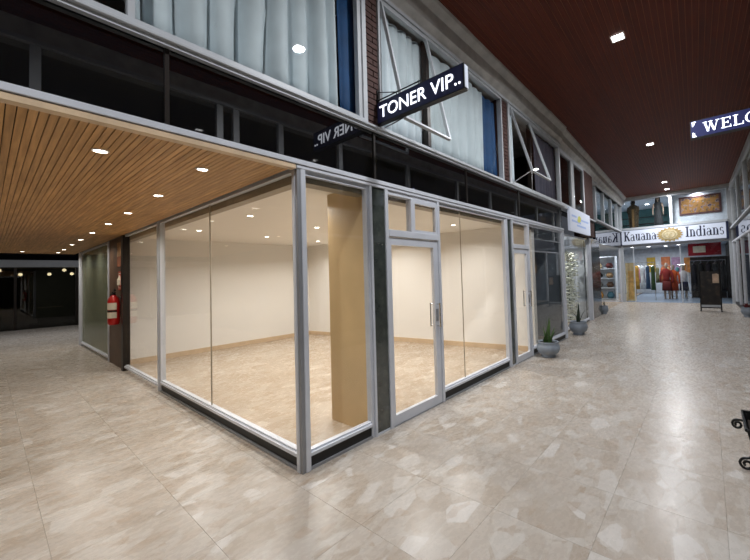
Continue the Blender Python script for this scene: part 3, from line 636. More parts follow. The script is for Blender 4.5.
MB(FAR).prism([(-1.83+.3*math.cos(2*PI*k_/24), 3.11+.22*math.sin(2*PI*k_/24)) for k_ in range(24)], 0, KX-.165, KX-.155).build('sun_disc', mat('pale_gold', srgb(196, 184, 150), .5, var=.25, scale=12), sn)
MB(FAR).tube([(KX-.168, -1.83+.22*math.cos(2*PI*k_/24), 3.11+.16*math.sin(2*PI*k_/24)) for k_ in range(25)], .012).box(KX-.172, -1.93, 3.12, KX-.165, -1.88, 3.15).box(KX-.172, -1.78, 3.12, KX-.165, -1.73, 3.15).box(KX-.172, -1.845, 3.04, KX-.165, -1.815, 3.12).box(KX-.172, -1.9, 2.99, KX-.165, -1.76, 3.01).build('sun_face', 'gold', sn)
# rooms of the end shop
shell('wall_end_shop', 'bright interior of the clothing shop', [('room_floor', 'floor_blue', (KX, -4.2, -.03, 25, .1, .006)), ('side_floor', 'floor_shop', (11.95, .2, -.03, 25, 3.2, .003)), ('room_back', 'room_white', (25, -4.3, 0, 25.1, 3.3, 3.3)), ('room_ceiling', 'room_white', (KX+.1, -4.3, 2.9, 25, 3.3, 2.98)), ('room_ceiling', 'room_white', (11.9, .26, 2.64, KX+.1, 3.3, 2.7)), ('room_left', 'room_white', (11.9, 3.2, 0, 25, 3.3, 3.0)), ('room_right', 'room_dark', (KX+.1, -4.3, 0, 25, -4.2, 3.0)), ('room_near', 'room_white', (11.85, .5, 0, 11.95, 3.2, 2.7))], FAR)

shell('wall_show_room', 'pale show room above the end shop', [('room_floor', 'room_white', (KX, -4.2, 3.46, 22, 3.2, 3.5)), ('room_ceiling', 'room_white', (KX, -4.2, 5.0, 22, 3.2, 5.06)), ('room_back', 'teal', (21.5, -1.9, 3.5, 21.6, 3.2, 5.0)), ('art_wall', 'room_white', (KX+.7, -4.2, 3.5, KX+.78, -1.92, 5.0)), ('side_wall', 'room_white', (KX+.7, -1.92, 3.5, 21.5, -1.86, 5.0)), ('left_wall', 'teal', (KX, 3.1, 3.5, 21.5, 3.2, 5.0)), ('near_wall', 'teal', (11.9, 2.2, 3.4, KX, 2.3, 4.9)), ('near_floor', 'room_white', (11.9, .2, 3.34, KX, 2.3, 3.4)), ('near_ceiling', 'room_white', (11.9, .26, 4.74, KX, 3.2, 4.8)), ('shelf_rail', 'black', (21.3, -1.6, 4.1, 21.45, 1.2, 4.16), (21.3, -1.6, 4.5, 21.45, 1.2, 4.53))], FAR)

for q_, (x, y, z, w_) in enumerate(((18.6, 0, 2.9, 1), (18.8, -1.4, 2.9, 1), (22.3, .3, 2.9, 1), (22.6, -.5, 2.9, 1), (23.2, -1.35, 2.9, 1), (22.4, -2.0, 2.9, 1), (14.2, 1.2, 2.64, .6), (18.0, 1.5, 2.9, 1.2))):  # first two sit unseen behind the header, kept only to light the shop
    X, Y, _ = FAR(x, y, 0); downlight(X, Y, z, 'bright round spotlight in the clothing shop '+('added unseen above the ochre standing banner', 'added unseen in front of the red blouse mannequin', 'above the yellow textile', 'above the left end of the back clothes rail', 'above the lilac textile', 'above the low display table', 'in the alcove beside the stone pier', 'above the white display shelf')[q_], 'spotlights inside the clothing shop', P_FAR*w_, COOL, .1, 'lens_cool', 170)
for q_, (x, y) in enumerate(((18.6, .2), (19.8, -.8), (18.05, -2.9))):
    X, Y, _ = FAR(x, y, 0); downlight(X, Y, 5.0, 'round white spotlight in the upper show room '+('above the hooded mannequin', 'behind the dark haired mannequin', 'above the framed tapestry')[q_], 'spotlights in the upper show room', P_FAR*.45, COOL, .1, 'lens_cool', 170)
for q_, x in enumerate((13.0, 15.2)):
    X, Y, _ = FAR(x, 1.2, 0); downlight(X, Y, 4.74, 'round white spotlight over the black fascia, '+('nearer the brick pier', 'nearer the end shop')[q_], 'spotlights over the black fascia', P_FAR*.3, COOL, .1, 'lens_cool', 170)

# mannequins in the upper window
def local(ox, oy, oz, sc=1.0, rot=0.):
    X, Y, _ = FAR(ox, oy, 0); c_, s_ = math.cos(rot+TH)*sc, math.sin(rot+TH)*sc
    return lambda x, y, z: (X+x*c_-y*s_, Y+x*s_+y*c_, oz+z*sc)
tf = local(17.95, -.36, 3.5, .92)
m1 = thing('mannequin', 'hooded mannequin in a long olive brown poncho in the upper show window', 'mannequin', FAR(17.95, -.36, 3.5))
olive = mat('olive_poncho', srgb(58, 48, 30), .85, var=.35, scale=9); brown_l = mat('tan_panel', srgb(112, 88, 52), .85, var=.25, scale=8)
MB(tf).loft([(0, 0, .0, .17, .2), (0, 0, .5, .19, .24), (0, 0, 1.0, .17, .27), (0, 0, 1.22, .14, .26), (0, 0, 1.32, .1, .17), (0, 0, 1.37, .07, .09)], 20).build('poncho', olive, m1, smooth=True)
MB(tf).loft([(0, 0, 1.33, .07, .07), (0, 0, 1.4, .11, .1), (.01, 0, 1.5, .13, .115), (.01, 0, 1.58, .1, .09), (.01, 0, 1.62, .03, .03)], 16).build('hood', olive, m1, smooth=True)
MB(tf).loft([(-.09, 0, 1.4, .03, .04), (-.1, 0, 1.47, .045, .065), (-.09, 0, 1.54, .03, .05)], 12).build('head', 'black', m1, smooth=True)
MB(tf).box(-.215, -.05, .05, -.19, .05, 1.1).build('front_panel', brown_l, m1)
for s in (-1, 1): MB(tf).tube([(-.02, s*.22, 1.25), (-.06, s*.25, 1.0), (-.14, s*.2, .8)], [.06, .055, .045], 8).build('sleeve', olive, m1, smooth=True)
tf = local(17.95, -1.4, 3.5, .92)
m2 = thing('mannequin', 'dark haired mannequin in a long charcoal dress in the upper show window', 'mannequin', FAR(17.95, -1.4, 3.5))
char = mat('charcoal_dress', srgb(38, 42, 46), .8, var=.3, scale=9); skin = mat('mannequin_tone', srgb(150, 134, 120), .6)
MB(tf).loft([(0, 0, 0, .2, .22), (0, 0, .45, .16, .19), (0, 0, .85, .12, .15), (0, 0, 1.02, .11, .13), (0, 0, 1.2, .12, .17), (0, 0, 1.32, .09, .17), (0, 0, 1.36, .05, .07)], 20).build('dress', char, m2, smooth=True)
MB(tf).loft([(0, 0, 1.34, .045, .045), (0, 0, 1.43, .045, .045), (-.01, 0, 1.46, .08, .06), (-.01, 0, 1.55, .095, .075), (0, 0, 1.64, .05, .045)], 14).build('head', skin, m2, smooth=True)
MB(tf).loft([(.04, 0, 1.2, .06, .12), (.04, 0, 1.4, .08, .13), (.03, 0, 1.56, .095, .11), (.02, 0, 1.66, .07, .07), (.02, 0, 1.69, .02, .02)], 14).build('hair', 'black', m2, smooth=True)
for s in (-1, 1): MB(tf).tube([(0, s*.17, 1.28), (-.02, s*.22, 1.05), (-.05, s*.23, .85), (-.1, s*.22, .68)], [.045, .04, .033, .025], 8).build('arm', skin, m2, smooth=True)
# framed wall piece
ar = thing('wall_tapestry', 'gold and violet framed tapestry on the pale upper wall', 'tapestry', FAR(KX+.7, -3.0, 4.0))
t = NT('tapestry_weave'); g = t.n('ShaderNodeNewGeometry'); v = t.n('ShaderNodeTexNoise', i_Scale=6.5, i_Detail=3.); t.l(g.outputs['Position'], v.inputs['Vector'])
t.l(t.ramp(v.outputs[0], [(.34, srgb(58, 40, 66)), (.42, srgb(150, 136, 136)), (.47, srgb(150, 108, 58)), (.58, srgb(160, 118, 58)), (.64, srgb(84, 62, 40)), (.7, srgb(150, 140, 130))]), t.p.inputs['Base Color']); t.p.inputs['Roughness'].default_value = .7
KB('weave', t.m, ar, (KX+.66, -3.68, 4.08, KX+.68, -2.3, 4.78)); KB('frame', mat('violet_frame', srgb(84, 54, 56), .6, var=.3), ar, (KX+.64, -3.76, 4.0, KX+.7, -2.22, 4.08), (KX+.64, -3.76, 4.78, KX+.7, -2.22, 4.85), (KX+.64, -3.76, 4.08, KX+.7, -3.68, 4.78), (KX+.64, -2.3, 4.08, KX+.7, -2.22, 4.78))

# clothes inside the end shop
def garment(x, y, z0, z1, w, col, label, name='hanging_dress', shoulders=True, flare=1.25):
    c = mat(name+'_cloth', srgb(*col), .85, var=.25, scale=7)
    tf = local(x, y, 0); h_ = z1-z0
    g_ = thing(name, label, 'garment', FAR(x, y, z0))
    MB(tf).loft([(0, 0, z0, .07, w*flare/2), (0, 0, z0+h_*.35, .08, w*.95/2), (0, 0, z0+h_*.65, .08, w*.72/2), (0, 0, z0+h_*.85, .09, w*.9/2), (0, 0, z0+h_*.94, .07, w*.85/2), (0, 0, z1, .04, w*.3/2)], 18).build('body', c, g_, smooth=True)
    if shoulders:
        for s in (-1, 1): MB(tf).tube([(0, s*w*.4, z0+h_*.93), (0, s*w*.55, z0+h_*.75), (0, s*w*.56, z0+h_*.6)], [.05, .05, .045], 8).build('sleeve', c, g_, smooth=True)
    MB(tf).tube([(0, -w*.3, z1-.03), (0, 0, z1+.06), (0, w*.3, z1-.03)], .01).tube([(0, 0, z1+.06), (0, 0, z1+.14), (0, .03, z1+.17)], .008).build('hanger', 'steel', g_)
    return g_
def rail(x, y0, y1, z, label):
    r_ = thing('clothes_rail', label, 'clothes rail', FAR(x, (y0+y1)/2, 0))
    MB(FAR).tube([(x, y0, z), (x, y1, z)], .015, 8).build('rail_bar', 'steel', r_)
    for y in (y0, y1):
        MB(FAR).tube([(x, y, .02), (x, y, z)], .014, 8).build('upright', 'steel', r_); MB(FAR).tube([(x-.22, y, .02), (x+.22, y, .02)], .016, 8).build('foot', 'steel', r_)
shell('wall_dark_partition', 'dark partition behind the jacket rail', [('panel', 'room_dark', (20.9, -4.2, 0, 20.96, -2.5, 2.1))], FAR)
rail(18.9, -1.05, -.2, 1.9, 'steel rail holding the white, blue and green dresses')
rail(20.4, -3.9, -2.5, 1.9, 'steel rail holding the dark jackets')
garment(18.9, -.27, .55, 1.75, .21, (176, 138, 62), 'mustard and brown dress at the left end of the dress rail', shoulders=False, flare=1.1)
garment(18.9, -.52, .55, 1.72, .21, (190, 198, 204), 'long white dress on the dress rail', shoulders=False, flare=1.08)
garment(18.9, -.75, .55, 1.72, .2, (36, 62, 90), 'dark blue dress on the dress rail', shoulders=False, flare=1.08)
garment(18.9, -.97, .5, 1.72, .2, (40, 66, 34), 'dark green dress at the right end of the dress rail', shoulders=False, flare=1.08)
for q, (y, c_) in enumerate(((-2.65, (24, 26, 34)), (-2.94, (20, 22, 26)), (-3.23, (34, 30, 38)), (-3.51, (22, 28, 34)), (-3.79, (18, 18, 22)))):
    garment(20.4, y, .35, 1.75, .26, c_, ['near black jacket at the left end of the jacket rail', 'black jacket second from the left end of the jacket rail', 'dusky violet black jacket in the middle of the jacket rail', 'dark slate jacket on the jacket rail', 'black jacket at the right end of the jacket rail'][q], 'hanging_jacket', shoulders=False, flare=1.0)
rail(23.6, -2.3, .6, 1.75, 'long steel rail near the back wall of the clothing shop')
for q, (nm, c_) in enumerate((('cream', (176, 166, 150)), ('dusty pink', (168, 120, 124)), ('plum', (92, 52, 72)), ('charcoal', (46, 46, 50)), ('denim', (62, 78, 104)), ('olive', (88, 88, 58)), ('rust', (146, 74, 44)), ('sand', (170, 146, 108)), ('grey', (116, 118, 122)), ('teal', (48, 92, 96)), ('brown', (92, 66, 50)))):
    garment(23.6, .45-q*.255, .7, 1.62, .22, c_, '%s garment hanging on the long back rail' % nm, 'hanging_garment', shoulders=False, flare=1.0)
def dummy(x, y, label, top, bottom, zt=1.75, legs=True):
    tf = local(x, y, 0, zt/1.75); d = thing('mannequin', label, 'mannequin', FAR(x, y, 0))
    MB(tf).loft([(0, 0, .84, .11, .17), (0, 0, 1.0, .09, .13), (0, 0, 1.2, .11, .16), (0, 0, 1.36, .1, .19), (0, 0, 1.44, .06, .1), (0, 0, 1.48, .045, .05)], 16).build('top', top, d, smooth=True)
    MB(tf).loft([(0, 0, .42, .15, .21), (0, 0, .7, .13, .19), (0, 0, .88, .115, .17)], 16).build('skirt', bottom, d, smooth=True)
    MB(tf).loft([(0, 0, 1.46, .045, .045), (0, 0, 1.54, .06, .05), (0, 0, 1.64, .09, .075), (0, 0, 1.72, .07, .06), (0, 0, 1.75, .02, .02)], 12).build('head', skin, d, smooth=True)
    for s in (-1, 1):
        MB(tf).tube([(0, s*.18, 1.38), (.0, s*.24, 1.15), (-.05, s*.25, .92), (-.06, s*.24, .8)], [.05, .045, .035, .03], 8).build('arm', top, d, smooth=True)
        MB(tf).tube([(0, s*.08, .5), (0, s*.09, .3), (0, s*.09, .03)], [.06, .05, .035], 8).build('leg', skin, d, smooth=True)
    MB(tf).lathe([(.16, 0.006), (.16, .02), (.02, .03)]).build('stand', 'steel', d)
cl = lambda n_, *c_: mat(n_, srgb(*c_), .85, var=.25, scale=7)
dummy(19.6, -1.5, 'mannequin in a dark red blouse and skirt near the dress rail', cl('dark_red', 118, 28, 24), cl('wine', 92, 26, 24), 1.85)
dummy(19.9, -1.78, 'mannequin in an orange tunic behind the red one', cl('orange', 190, 84, 38), cl('rust', 160, 66, 36), 1.75)
dummy(20.2, -2.2, 'mannequin in a white top and navy skirt deep in the clothing shop', cl('white_top', 205, 205, 210), cl('navy_skirt', 28, 32, 60), 1.7)
# table with folded clothes and wall display
tb = thing('display_table', 'dark low display table deep in the clothing shop', 'table', FAR(22, -1.75, 0)); KB('table_top', 'black', tb, (21.6, -2.3, .7, 22.3, -1.2, .76))
for a_, b_ in ((21.65, -2.25), (22.2, -2.25), (21.65, -1.3), (22.2, -1.3)): KB('leg', 'black', tb, (a_, b_, .006, a_+.05, b_+.05, .7))
for q, (y, c_, nm) in enumerate(((-2.15, (40, 60, 90), 'blue'), (-1.8, (90, 40, 46), 'maroon'), (-1.45, (70, 80, 60), 'olive'))):
    tag(MB(FAR).box(21.75, y-.14, .76, 22.1, y+.14, .92).build('folded_clothes', cl('fold_'+nm, *c_), None, .03), '%s pile of folded clothes on the low display table' % nm, 'clothes')
bn = thing('banner', 'red banner with pale panel hanging above the jacket rail', 'banner', FAR(20.0, -3.1, 2.15)); KB('cloth', cl('banner_red', 150, 32, 44), bn, (19.98, -3.75, 2.15, 20.0, -2.45, 2.75)); KB('pale_panel', 'paper', bn, (19.97, -3.15, 2.3, 19.98, -2.65, 2.62)); KB('hanging_rod', 'steel', bn, (19.98, -3.8, 2.75, 20.0, -2.4, 2.77)); KB('hanging_cord', 'steel', bn, (19.985, -3.6, 2.77, 19.995, -3.59, 2.9)); KB('hanging_cord', 'steel', bn, (19.985, -2.6, 2.77, 19.995, -2.59, 2.9))
for (y, z, c_, nm) in ((-1.2, 1.9, (196, 120, 80), 'orange'), (-1.75, 1.85, (170, 140, 170), 'lilac'), (-2.4, 1.8, (190, 128, 70), 'amber'), (-.4, 1.9, (190, 160, 70), 'yellow'), (-3.1, 1.7, (90, 70, 60), 'brown')):
    tag(MB(FAR).box(24.86, y-.24, z-.55, 24.96, y+.24, z+.4).build('wall_textile', cl('textile_'+nm, *c_), None, .02), '%s textile hanging on the back wall of the clothing shop' % nm, 'textile', None)
# leaning display panel right behind the left edge of the opening
ye = thing('standing_banner', 'tall ochre and white standing banner behind the end shop glass', 'banner', FAR(18.0, -.1, 0)); KB('panel_board', cl('ochre', 196, 176, 132), ye, (18.0, -.3, .02, 18.05, .12, 1.9)); KB('ochre_figure', cl('ochre_deep', 190, 150, 84), ye, (17.985, -.2, .1, 18.0, .02, 1.5)); KB('panel_foot', 'steel', ye, (17.9, -.3, .006, 18.15, -.26, .03), (17.9, .08, .006, 18.15, .12, .03))
# shelves with goods, seen through the far left glass
sf = thing('display_shelf', 'white display shelf unit with goods behind the far left glass', 'shelf', FAR(18.6, 1.4, 0))
KB('side_panel', 'room_white', sf, (18.4, .62, .003, 18.8, .68, 2.3)); KB('side_panel', 'room_white', sf, (18.4, 2.4, .003, 18.8, 2.46, 2.3)); KB('back_panel', 'room_white', sf, (18.78, .68, .003, 18.8, 2.4, 2.3))
for z in (.03, .62, 1.12, 1.62, 2.25): KB('shelf_board', 'room_white', sf, (18.4, .68, z, 18.78, 2.4, z+.05))
gi = 0
goods = [('teal basket', (60, 110, 130)), ('ochre basket', (190, 140, 60)), ('blue cloth bundle', (44, 90, 130)), ('brown bowl', (100, 72, 50)), ('grey bowl', (120, 118, 114)), ('dark brown jar', (60, 44, 38)), ('tan pot', (170, 140, 104)), ('black jar', (30, 28, 30)), ('pale jar', (180, 170, 150)), ('maroon jar', (90, 40, 40)), ('beige urn', (196, 176, 140)), ('charcoal pot', (52, 50, 50))]
for z, k_ in ((.08, 3), (.67, 3), (1.17, 3), (1.67, 3)):
    for q in range(k_):
        nm, c_ = goods[gi]; gi += 1; y = .95+q*.52; h_ = .36 if z < .1 else .28; X, Y, _ = FAR(18.58, y, 0)
        o = MB().lathe([(.10, z), (.17, z+h_*.3), (.18, z+h_*.55), (.11, z+h_*.9), (.12, z+h_)], (X, Y, 0), 14).build(nm.split()[-1], cl('goods_'+nm.replace(' ', '_'), *c_), None, smooth=True)
        tag(o, '%s on the %s shelf of the white display unit' % (nm, {.08: 'bottom', .67: 'second', 1.17: 'third', 1.67: 'upper'}[z]), nm.split()[-1])

# board stand in front of the end shop
bs = thing('board_stand', 'black poster stand with silver bar standing before the end shop', 'stand', (14.25, -2.78, 0))
for y in (-2.49, -3.07): 
    MB().tube([(14.25, y, .02), (14.3, y, 1.42)], .022, 8).build('upright', 'black', bs); MB().box(14.02, y-.025, 0, 14.5, y+.025, .035).build('foot', 'black', bs)
poster = NT('poster_print'); g = poster.n('ShaderNodeNewGeometry'); v = poster.n('ShaderNodeTexNoise', i_Scale=5., i_Detail=3.); poster.l(g.outputs['Position'], v.inputs['Vector'])
poster.l(poster.ramp(v.outputs[0], [(.35, srgb(14, 12, 12)), (.55, srgb(34, 28, 24)), (.7, srgb(70, 56, 46))]), poster.p.inputs['Base Color']); poster.p.inputs['Roughness'].default_value = .35
MB().prism([(14.235, .1), (14.255, .1), (14.3, 1.42), (14.28, 1.42)], 1, -3.05, -2.51).build('poster', poster.m, bs)
MB().box(14.2, -3.05, .14, 14.235, -2.51, .22).build('silver_bar', 'white_alu', bs)
MB().prism([(-2.86, 1.0), (-3.04, 1.0), (-3.04, 1.3), (-2.98, 1.34), (-2.86, 1.32)], 0, 14.255, 14.266).build('pale_print', cl('pale_print', 196, 170, 146), bs)

# ------------------------------------------------------------------ opposite facade (seen at the right edge and mirrored in the black fascia)
OW = -4.02
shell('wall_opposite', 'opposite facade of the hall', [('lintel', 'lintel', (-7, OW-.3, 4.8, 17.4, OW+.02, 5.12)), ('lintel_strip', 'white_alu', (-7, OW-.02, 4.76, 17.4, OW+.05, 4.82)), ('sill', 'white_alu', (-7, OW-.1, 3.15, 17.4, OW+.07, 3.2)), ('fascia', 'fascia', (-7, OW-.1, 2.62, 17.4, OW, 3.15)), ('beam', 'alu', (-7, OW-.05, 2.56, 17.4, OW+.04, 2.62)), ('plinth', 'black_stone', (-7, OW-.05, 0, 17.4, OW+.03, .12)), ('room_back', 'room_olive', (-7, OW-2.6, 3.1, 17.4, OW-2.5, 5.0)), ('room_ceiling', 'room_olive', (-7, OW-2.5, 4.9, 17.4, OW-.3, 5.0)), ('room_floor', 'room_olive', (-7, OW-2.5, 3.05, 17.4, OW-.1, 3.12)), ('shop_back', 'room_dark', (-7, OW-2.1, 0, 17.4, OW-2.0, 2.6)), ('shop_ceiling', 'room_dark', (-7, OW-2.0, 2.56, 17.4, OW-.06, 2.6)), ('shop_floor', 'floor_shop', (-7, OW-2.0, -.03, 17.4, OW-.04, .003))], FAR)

def OB(name, m, par, *bx): return B(name, m, par, *bx, tf=FAR)
ow = window('row of upper windows with white posts on the opposite facade')
xs = [-4.3, -1.39, .76, 1.03, 1.87, 3.3, 5.6, 8.0, 10.2, 12.4, 14.6, 16.8]
for x in xs: OB('post', 'white_alu', ow, (x, OW-.08, 3.2, x+.1, OW+.02, 4.78))
for a_, b_ in zip(xs, xs[1:]): OB('pane', 'pane', ow, (a_+.1, OW-.04, 3.2, b_, OW-.034, 4.78))
og = window('row of tall shop windows on the opposite facade')
xs = [-6.5, -4.2, -1.9, .4, 2.7, 5.0, 7.3, 9.6, 11.9, 14.0, 15.6, 17.1]
for x in xs: OB('post', 'alu', og, (x, OW-.05, .12, x+.09, OW+.03, 2.56))
for a_, b_ in zip(xs, xs[1:]): OB('pane', 'pane', og, (a_+.09, OW-.02, .12, b_, OW-.012, 2.56))
# goods behind the opposite glass at the right edge
gt_ = thing('wall_hanging', 'ochre textile behind the glass at the right edge of the hall', 'textile', FAR(15.2, OW-.5, 1.0)); OB('cloth', cl('ochre_textile', 176, 132, 62), gt_, (14.6, OW-.52, 1.55, 15.6, OW-.5, 2.35)); OB('rod', 'steel', gt_, (14.5, OW-.53, 2.35, 15.7, OW-.49, 2.38)); OB('dark_fringe', cl('dark_fringe', 40, 36, 34), gt_, (14.62, OW-.52, .3, 15.58, OW-.505, 1.55))
we = struct('wall_rear', 'dim end wall of the hall behind the viewer', 'wall'); B('wall_plaster', 'room_dark', we, (-7.1, -4.6, 0, -7.0, 1.0, 5.1))
wp = struct('wall_passage_left', 'dim wall on the far side of the passage', 'wall'); B('wall_plaster', 'room_olive', wp, (-3.6, 0, 0, -3.5, 11.9, 2.6)); B('wall_return', 'room_olive', wp, (-7.0, .0, 0, -3.5, .1, 2.6))

# ------------------------------------------------------------------ far end of the side passage
FYL = 18.6
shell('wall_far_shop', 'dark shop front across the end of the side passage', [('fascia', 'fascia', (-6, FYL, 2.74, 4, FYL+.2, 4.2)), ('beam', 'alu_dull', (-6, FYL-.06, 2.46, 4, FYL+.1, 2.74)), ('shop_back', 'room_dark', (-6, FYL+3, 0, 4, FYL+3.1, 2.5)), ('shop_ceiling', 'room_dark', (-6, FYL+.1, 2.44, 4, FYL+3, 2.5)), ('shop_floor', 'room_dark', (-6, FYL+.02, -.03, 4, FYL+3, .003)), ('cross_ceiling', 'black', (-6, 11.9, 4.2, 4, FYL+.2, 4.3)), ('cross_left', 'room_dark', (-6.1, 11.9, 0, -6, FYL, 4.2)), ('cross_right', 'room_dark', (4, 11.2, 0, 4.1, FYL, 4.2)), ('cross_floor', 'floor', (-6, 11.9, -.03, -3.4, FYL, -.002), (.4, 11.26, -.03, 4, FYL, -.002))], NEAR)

for q_, (x, y) in enumerate(((-2.2, 14.2), (.9, 14.6))):  # added lamp pair, hidden above the slats, brightens the far beam and floor
    downlight(x, y, 4.2, 'added unseen fill light over the cross corridor '+('in line with the far passage wall', 'beyond the green glass screen')[q_], 'added fill lights over the cross corridor', 60, COOL, .08, 'lens_cool', 160, square=True)
for x, y in ((1.5, 8.0), (1.5, 10.0)):  # added lamps that brighten the room behind the screen
    downlight(x, y, 2.56, 'added fill light in the grey green room behind the tinted screen', 'added fill lights behind the tinted screen', 9, SOFT)
gw = window('dark glazed shop front across the end of the passage')
for x in (-5.9, -3.3, -.95, .72, 3.0): B('post', 'alu_dark', gw, (x, FYL-.04, 0, x+.07, FYL+.05, 2.46))
for a_, b_ in ((-5.83, -3.3), (-3.23, -.95), (-.88, .72), (.79, 3.0)): B('pane', 'pane_dark', gw, (a_, FYL, .02, b_, FYL+.01, 2.46))
for x, y, z in ((-.75, 19.6, 2.2), (.05, 19.6, 2.2), (-1.3, 19.4, 2.36), (.45, 19.2, 2.36), (.7, 19.4, 2.2)):
    pd = thing('pendant_lamp', 'small glowing pendant lamp inside the dark far shop', 'lamp', (x, y, z), 'pendant lamps inside the dark far shop')
    MB().lathe([(.02, z-.06), (.06, z-.03), (.06, z+.02), (.03, z+.06)], (x, y, 0), 14).build('bulb', 'lens_warm', pd, smooth=True); MB().tube([(x, y, z+.05), (x, y, 2.44)], .006).build('cable', 'black', pd)
    ld = bpy.data.lights.new('lamp', 'POINT'); ld.energy = 4; ld.color = SOFT; ld.shadow_soft_size = .06; lo = bpy.data.objects.new('lamp', ld); COL.objects.link(lo); lo.location = (0, 0, -.12); lo.parent = pd
for x, y, w_, nm in ((-.9, 19.8, .8, 'left'), (.1, 19.5, .7, 'middle')):
    cb = thing('display_counter', 'dark low counter with pale edge, %s inside the far shop' % ('beside the red chair row' if nm == 'none' else ('nearer the passage wall' if nm == 'middle' else 'under the single pendant')), 'counter', (x, y, 0))
    B('counter_body', 'room_dark', cb, (x-w_/2, y, .003, x+w_/2, y+.5, .78)); B('counter_edge', 'paper', cb, (x-w_/2, y-.03, .78, x+w_/2, y+.5, .8))

# ------------------------------------------------------------------ fire extinguisher and plates
ex = thing('fire_extinguisher', 'red fire extinguisher hung on the dark brown panel', 'fire extinguisher', (-.12, 6.5, .85))
EX, EY = -.12, 6.31
MB().lathe([(.07, .86), (.085, .88), (.09, .92), (.09, 1.3), (.08, 1.36), (.045, 1.41), (.03, 1.43)], (EX, EY, 0), 24).build('cylinder', 'red', ex, smooth=True)
MB().lathe([(.028, 1.43), (.028, 1.48), (.02, 1.49)], (EX, EY, 0), 14).build('valve', 'black', ex)
MB().box(EX-.012, EY-.13, 1.47, EX+.012, EY+.03, 1.485).prism([(EY-.12, 1.5), (EY+.02, 1.5), (EY-.1, 1.545), (EY-.13, 1.53)], 0, EX-.012, EX+.012).build('lever', 'black', ex)
MB().tube([(EX, EY+.03, 1.46), (EX-.02, EY+.11, 1.44), (EX-.03, EY+.135, 1.3), (EX-.03, EY+.125, 1.05)], .013, 8).build('hose', 'black', ex, smooth=True)
def band(name, z0, z1, m):
    mb = MB(); r = .092; A_ = []; 
    for k_ in range(13):
        a_ = PI*.6+k_*PI*1.0/12; A_.append((mb.v((EX+r*math.cos(a_), EY+r*math.sin(a_), z0)), mb.v((EX+r*math.cos(a_), EY+r*math.sin(a_), z1))))
    for p, q in zip(A_, A_[1:]): mb.bm.faces.new((p[0], q[0], q[1], p[1]))
    mb.build(name, m, ex)
band('label', 1.15, 1.28, 'paper'); band('label', .99, 1.1, 'paper'); band('strap', 1.105, 1.14, 'black')
MB().box(-.02, EY-.03, 1.0, -.01, EY+.03, 1.42).box(-.1, EY-.02, 1.36, -.01, EY+.02, 1.38).build('wall_hook', 'steel', ex)
pl = thing('safety_plate', 'small red extinguisher plate above the fire extinguisher', 'sign', (-.012, 6.35, 1.55)); B('plate', 'red_sign', pl, (-.018, 6.22, 1.52, -.011, 6.52, 1.88)); B('pale_frame', 'paper', pl, (-.02, 6.25, 1.55, -.018, 6.265, 1.85), (-.02, 6.475, 1.55, -.018, 6.49, 1.85), (-.02, 6.265, 1.55, -.018, 6.475, 1.565), (-.02, 6.265, 1.835, -.018, 6.475, 1.85))
MB().lathe([(.03, 1.6), (.045, 1.62), (.045, 1.72), (.02, 1.76), (.02, 1.8)], (-.018, 6.37, 0), 10).build('pictogram', 'paper', pl)
np_ = thing('notice_plate', 'tan notice plate with rusty lower half near the passage ceiling', 'sign', (-.012, 6.4, 2.0)); B('plate', cl('tan_plate', 176, 140, 104), np_, (-.018, 6.2, 2.18, -.011, 6.62, 2.46)); B('lower_half', cl('rust_plate', 150, 88, 56), np_, (-.018, 6.2, 1.98, -.011, 6.62, 2.18)); B('bracket', 'alu_dark', np_, (-.011, 6.3, 1.99, -.0098, 6.5, 2.4))

# ------------------------------------------------------------------ potted plants
def pot(name, x, y, r, h_, label):
    p = thing(name, label, 'potted plant', (x, y, 0))
    MB().lathe([(r*.55, 0), (r*.62, .015), (r*.62, .03), (r*.55, .04), (r*.85, h_*.3), (r, h_*.55), (r*.96, h_*.75), (r*.84, h_*.9), (r*.88, h_*.95), (r*.9, h_), (r*.8, h_), (r*.78, h_*.9)], (x, y, 0), 32, cap=False).build('pot', 'pot', p, smooth=True)
    MB().lathe([(r*.56, .001), (r*.56, .01)], (x, y, 0), 24).build('pot_base', 'pot', p)
    MB().lathe([(r*.79, h_*.88), (r*.3, h_*.92)], (x, y, 0), 24).build('soil', 'soil', p)
    return p
def blade(par, x, y, z, az, lean, L, w, m):
    mb = MB(); n_ = 6; d = Vector((math.cos(az), math.sin(az), 0)); s = Vector((-d.y, d.x, 0)); rows = []
    for i in range(n_+1):
        u = i/n_; c_ = Vector((x, y, z))+d*(L*math.sin(lean)*u*(.4+.6*u))+Vector((0, 0, L*u*math.cos(lean*u)))
        ww = w*(.55+.9*u*(1-u)*1.6)*(1-u**3)+.001
        rows.append((mb.v(tuple(c_-s*ww)), mb.v(tuple(c_+d*ww*.3)), mb.v(tuple(c_+s*ww)), mb.v(tuple(c_-d*ww*.15))))
    for A_, B_ in zip(rows, rows[1:]):
        for k_ in range(4): mb.bm.faces.new((A_[k_], A_[(k_+1) % 4], B_[(k_+1) % 4], B_[k_]))
    mb.build('leaf', m, par, smooth=True)
p1 = pot('potted_succulent', 4.87, -.29, .215, .29, 'round grey pot with spiky green succulent by the second glass door')
for q in range(16): blade(p1, 4.87+random.uniform(-.06, .06), -.29+random.uniform(-.06, .06), .24, random.uniform(0, 6.28), random.uniform(.1, .8), random.uniform(.2, .38), .024, 'leaf')
for q in range(3): blade(p1, 4.87+random.uniform(-.03, .03), -.29+random.uniform(-.03, .03), .24, q*2.1, .08, .5, .03, 'leaf')
p2 = pot('potted_snake_plant', 7.5, -.1, .225, .33, 'round grey pot with tall dark snake plant by the reflective window')
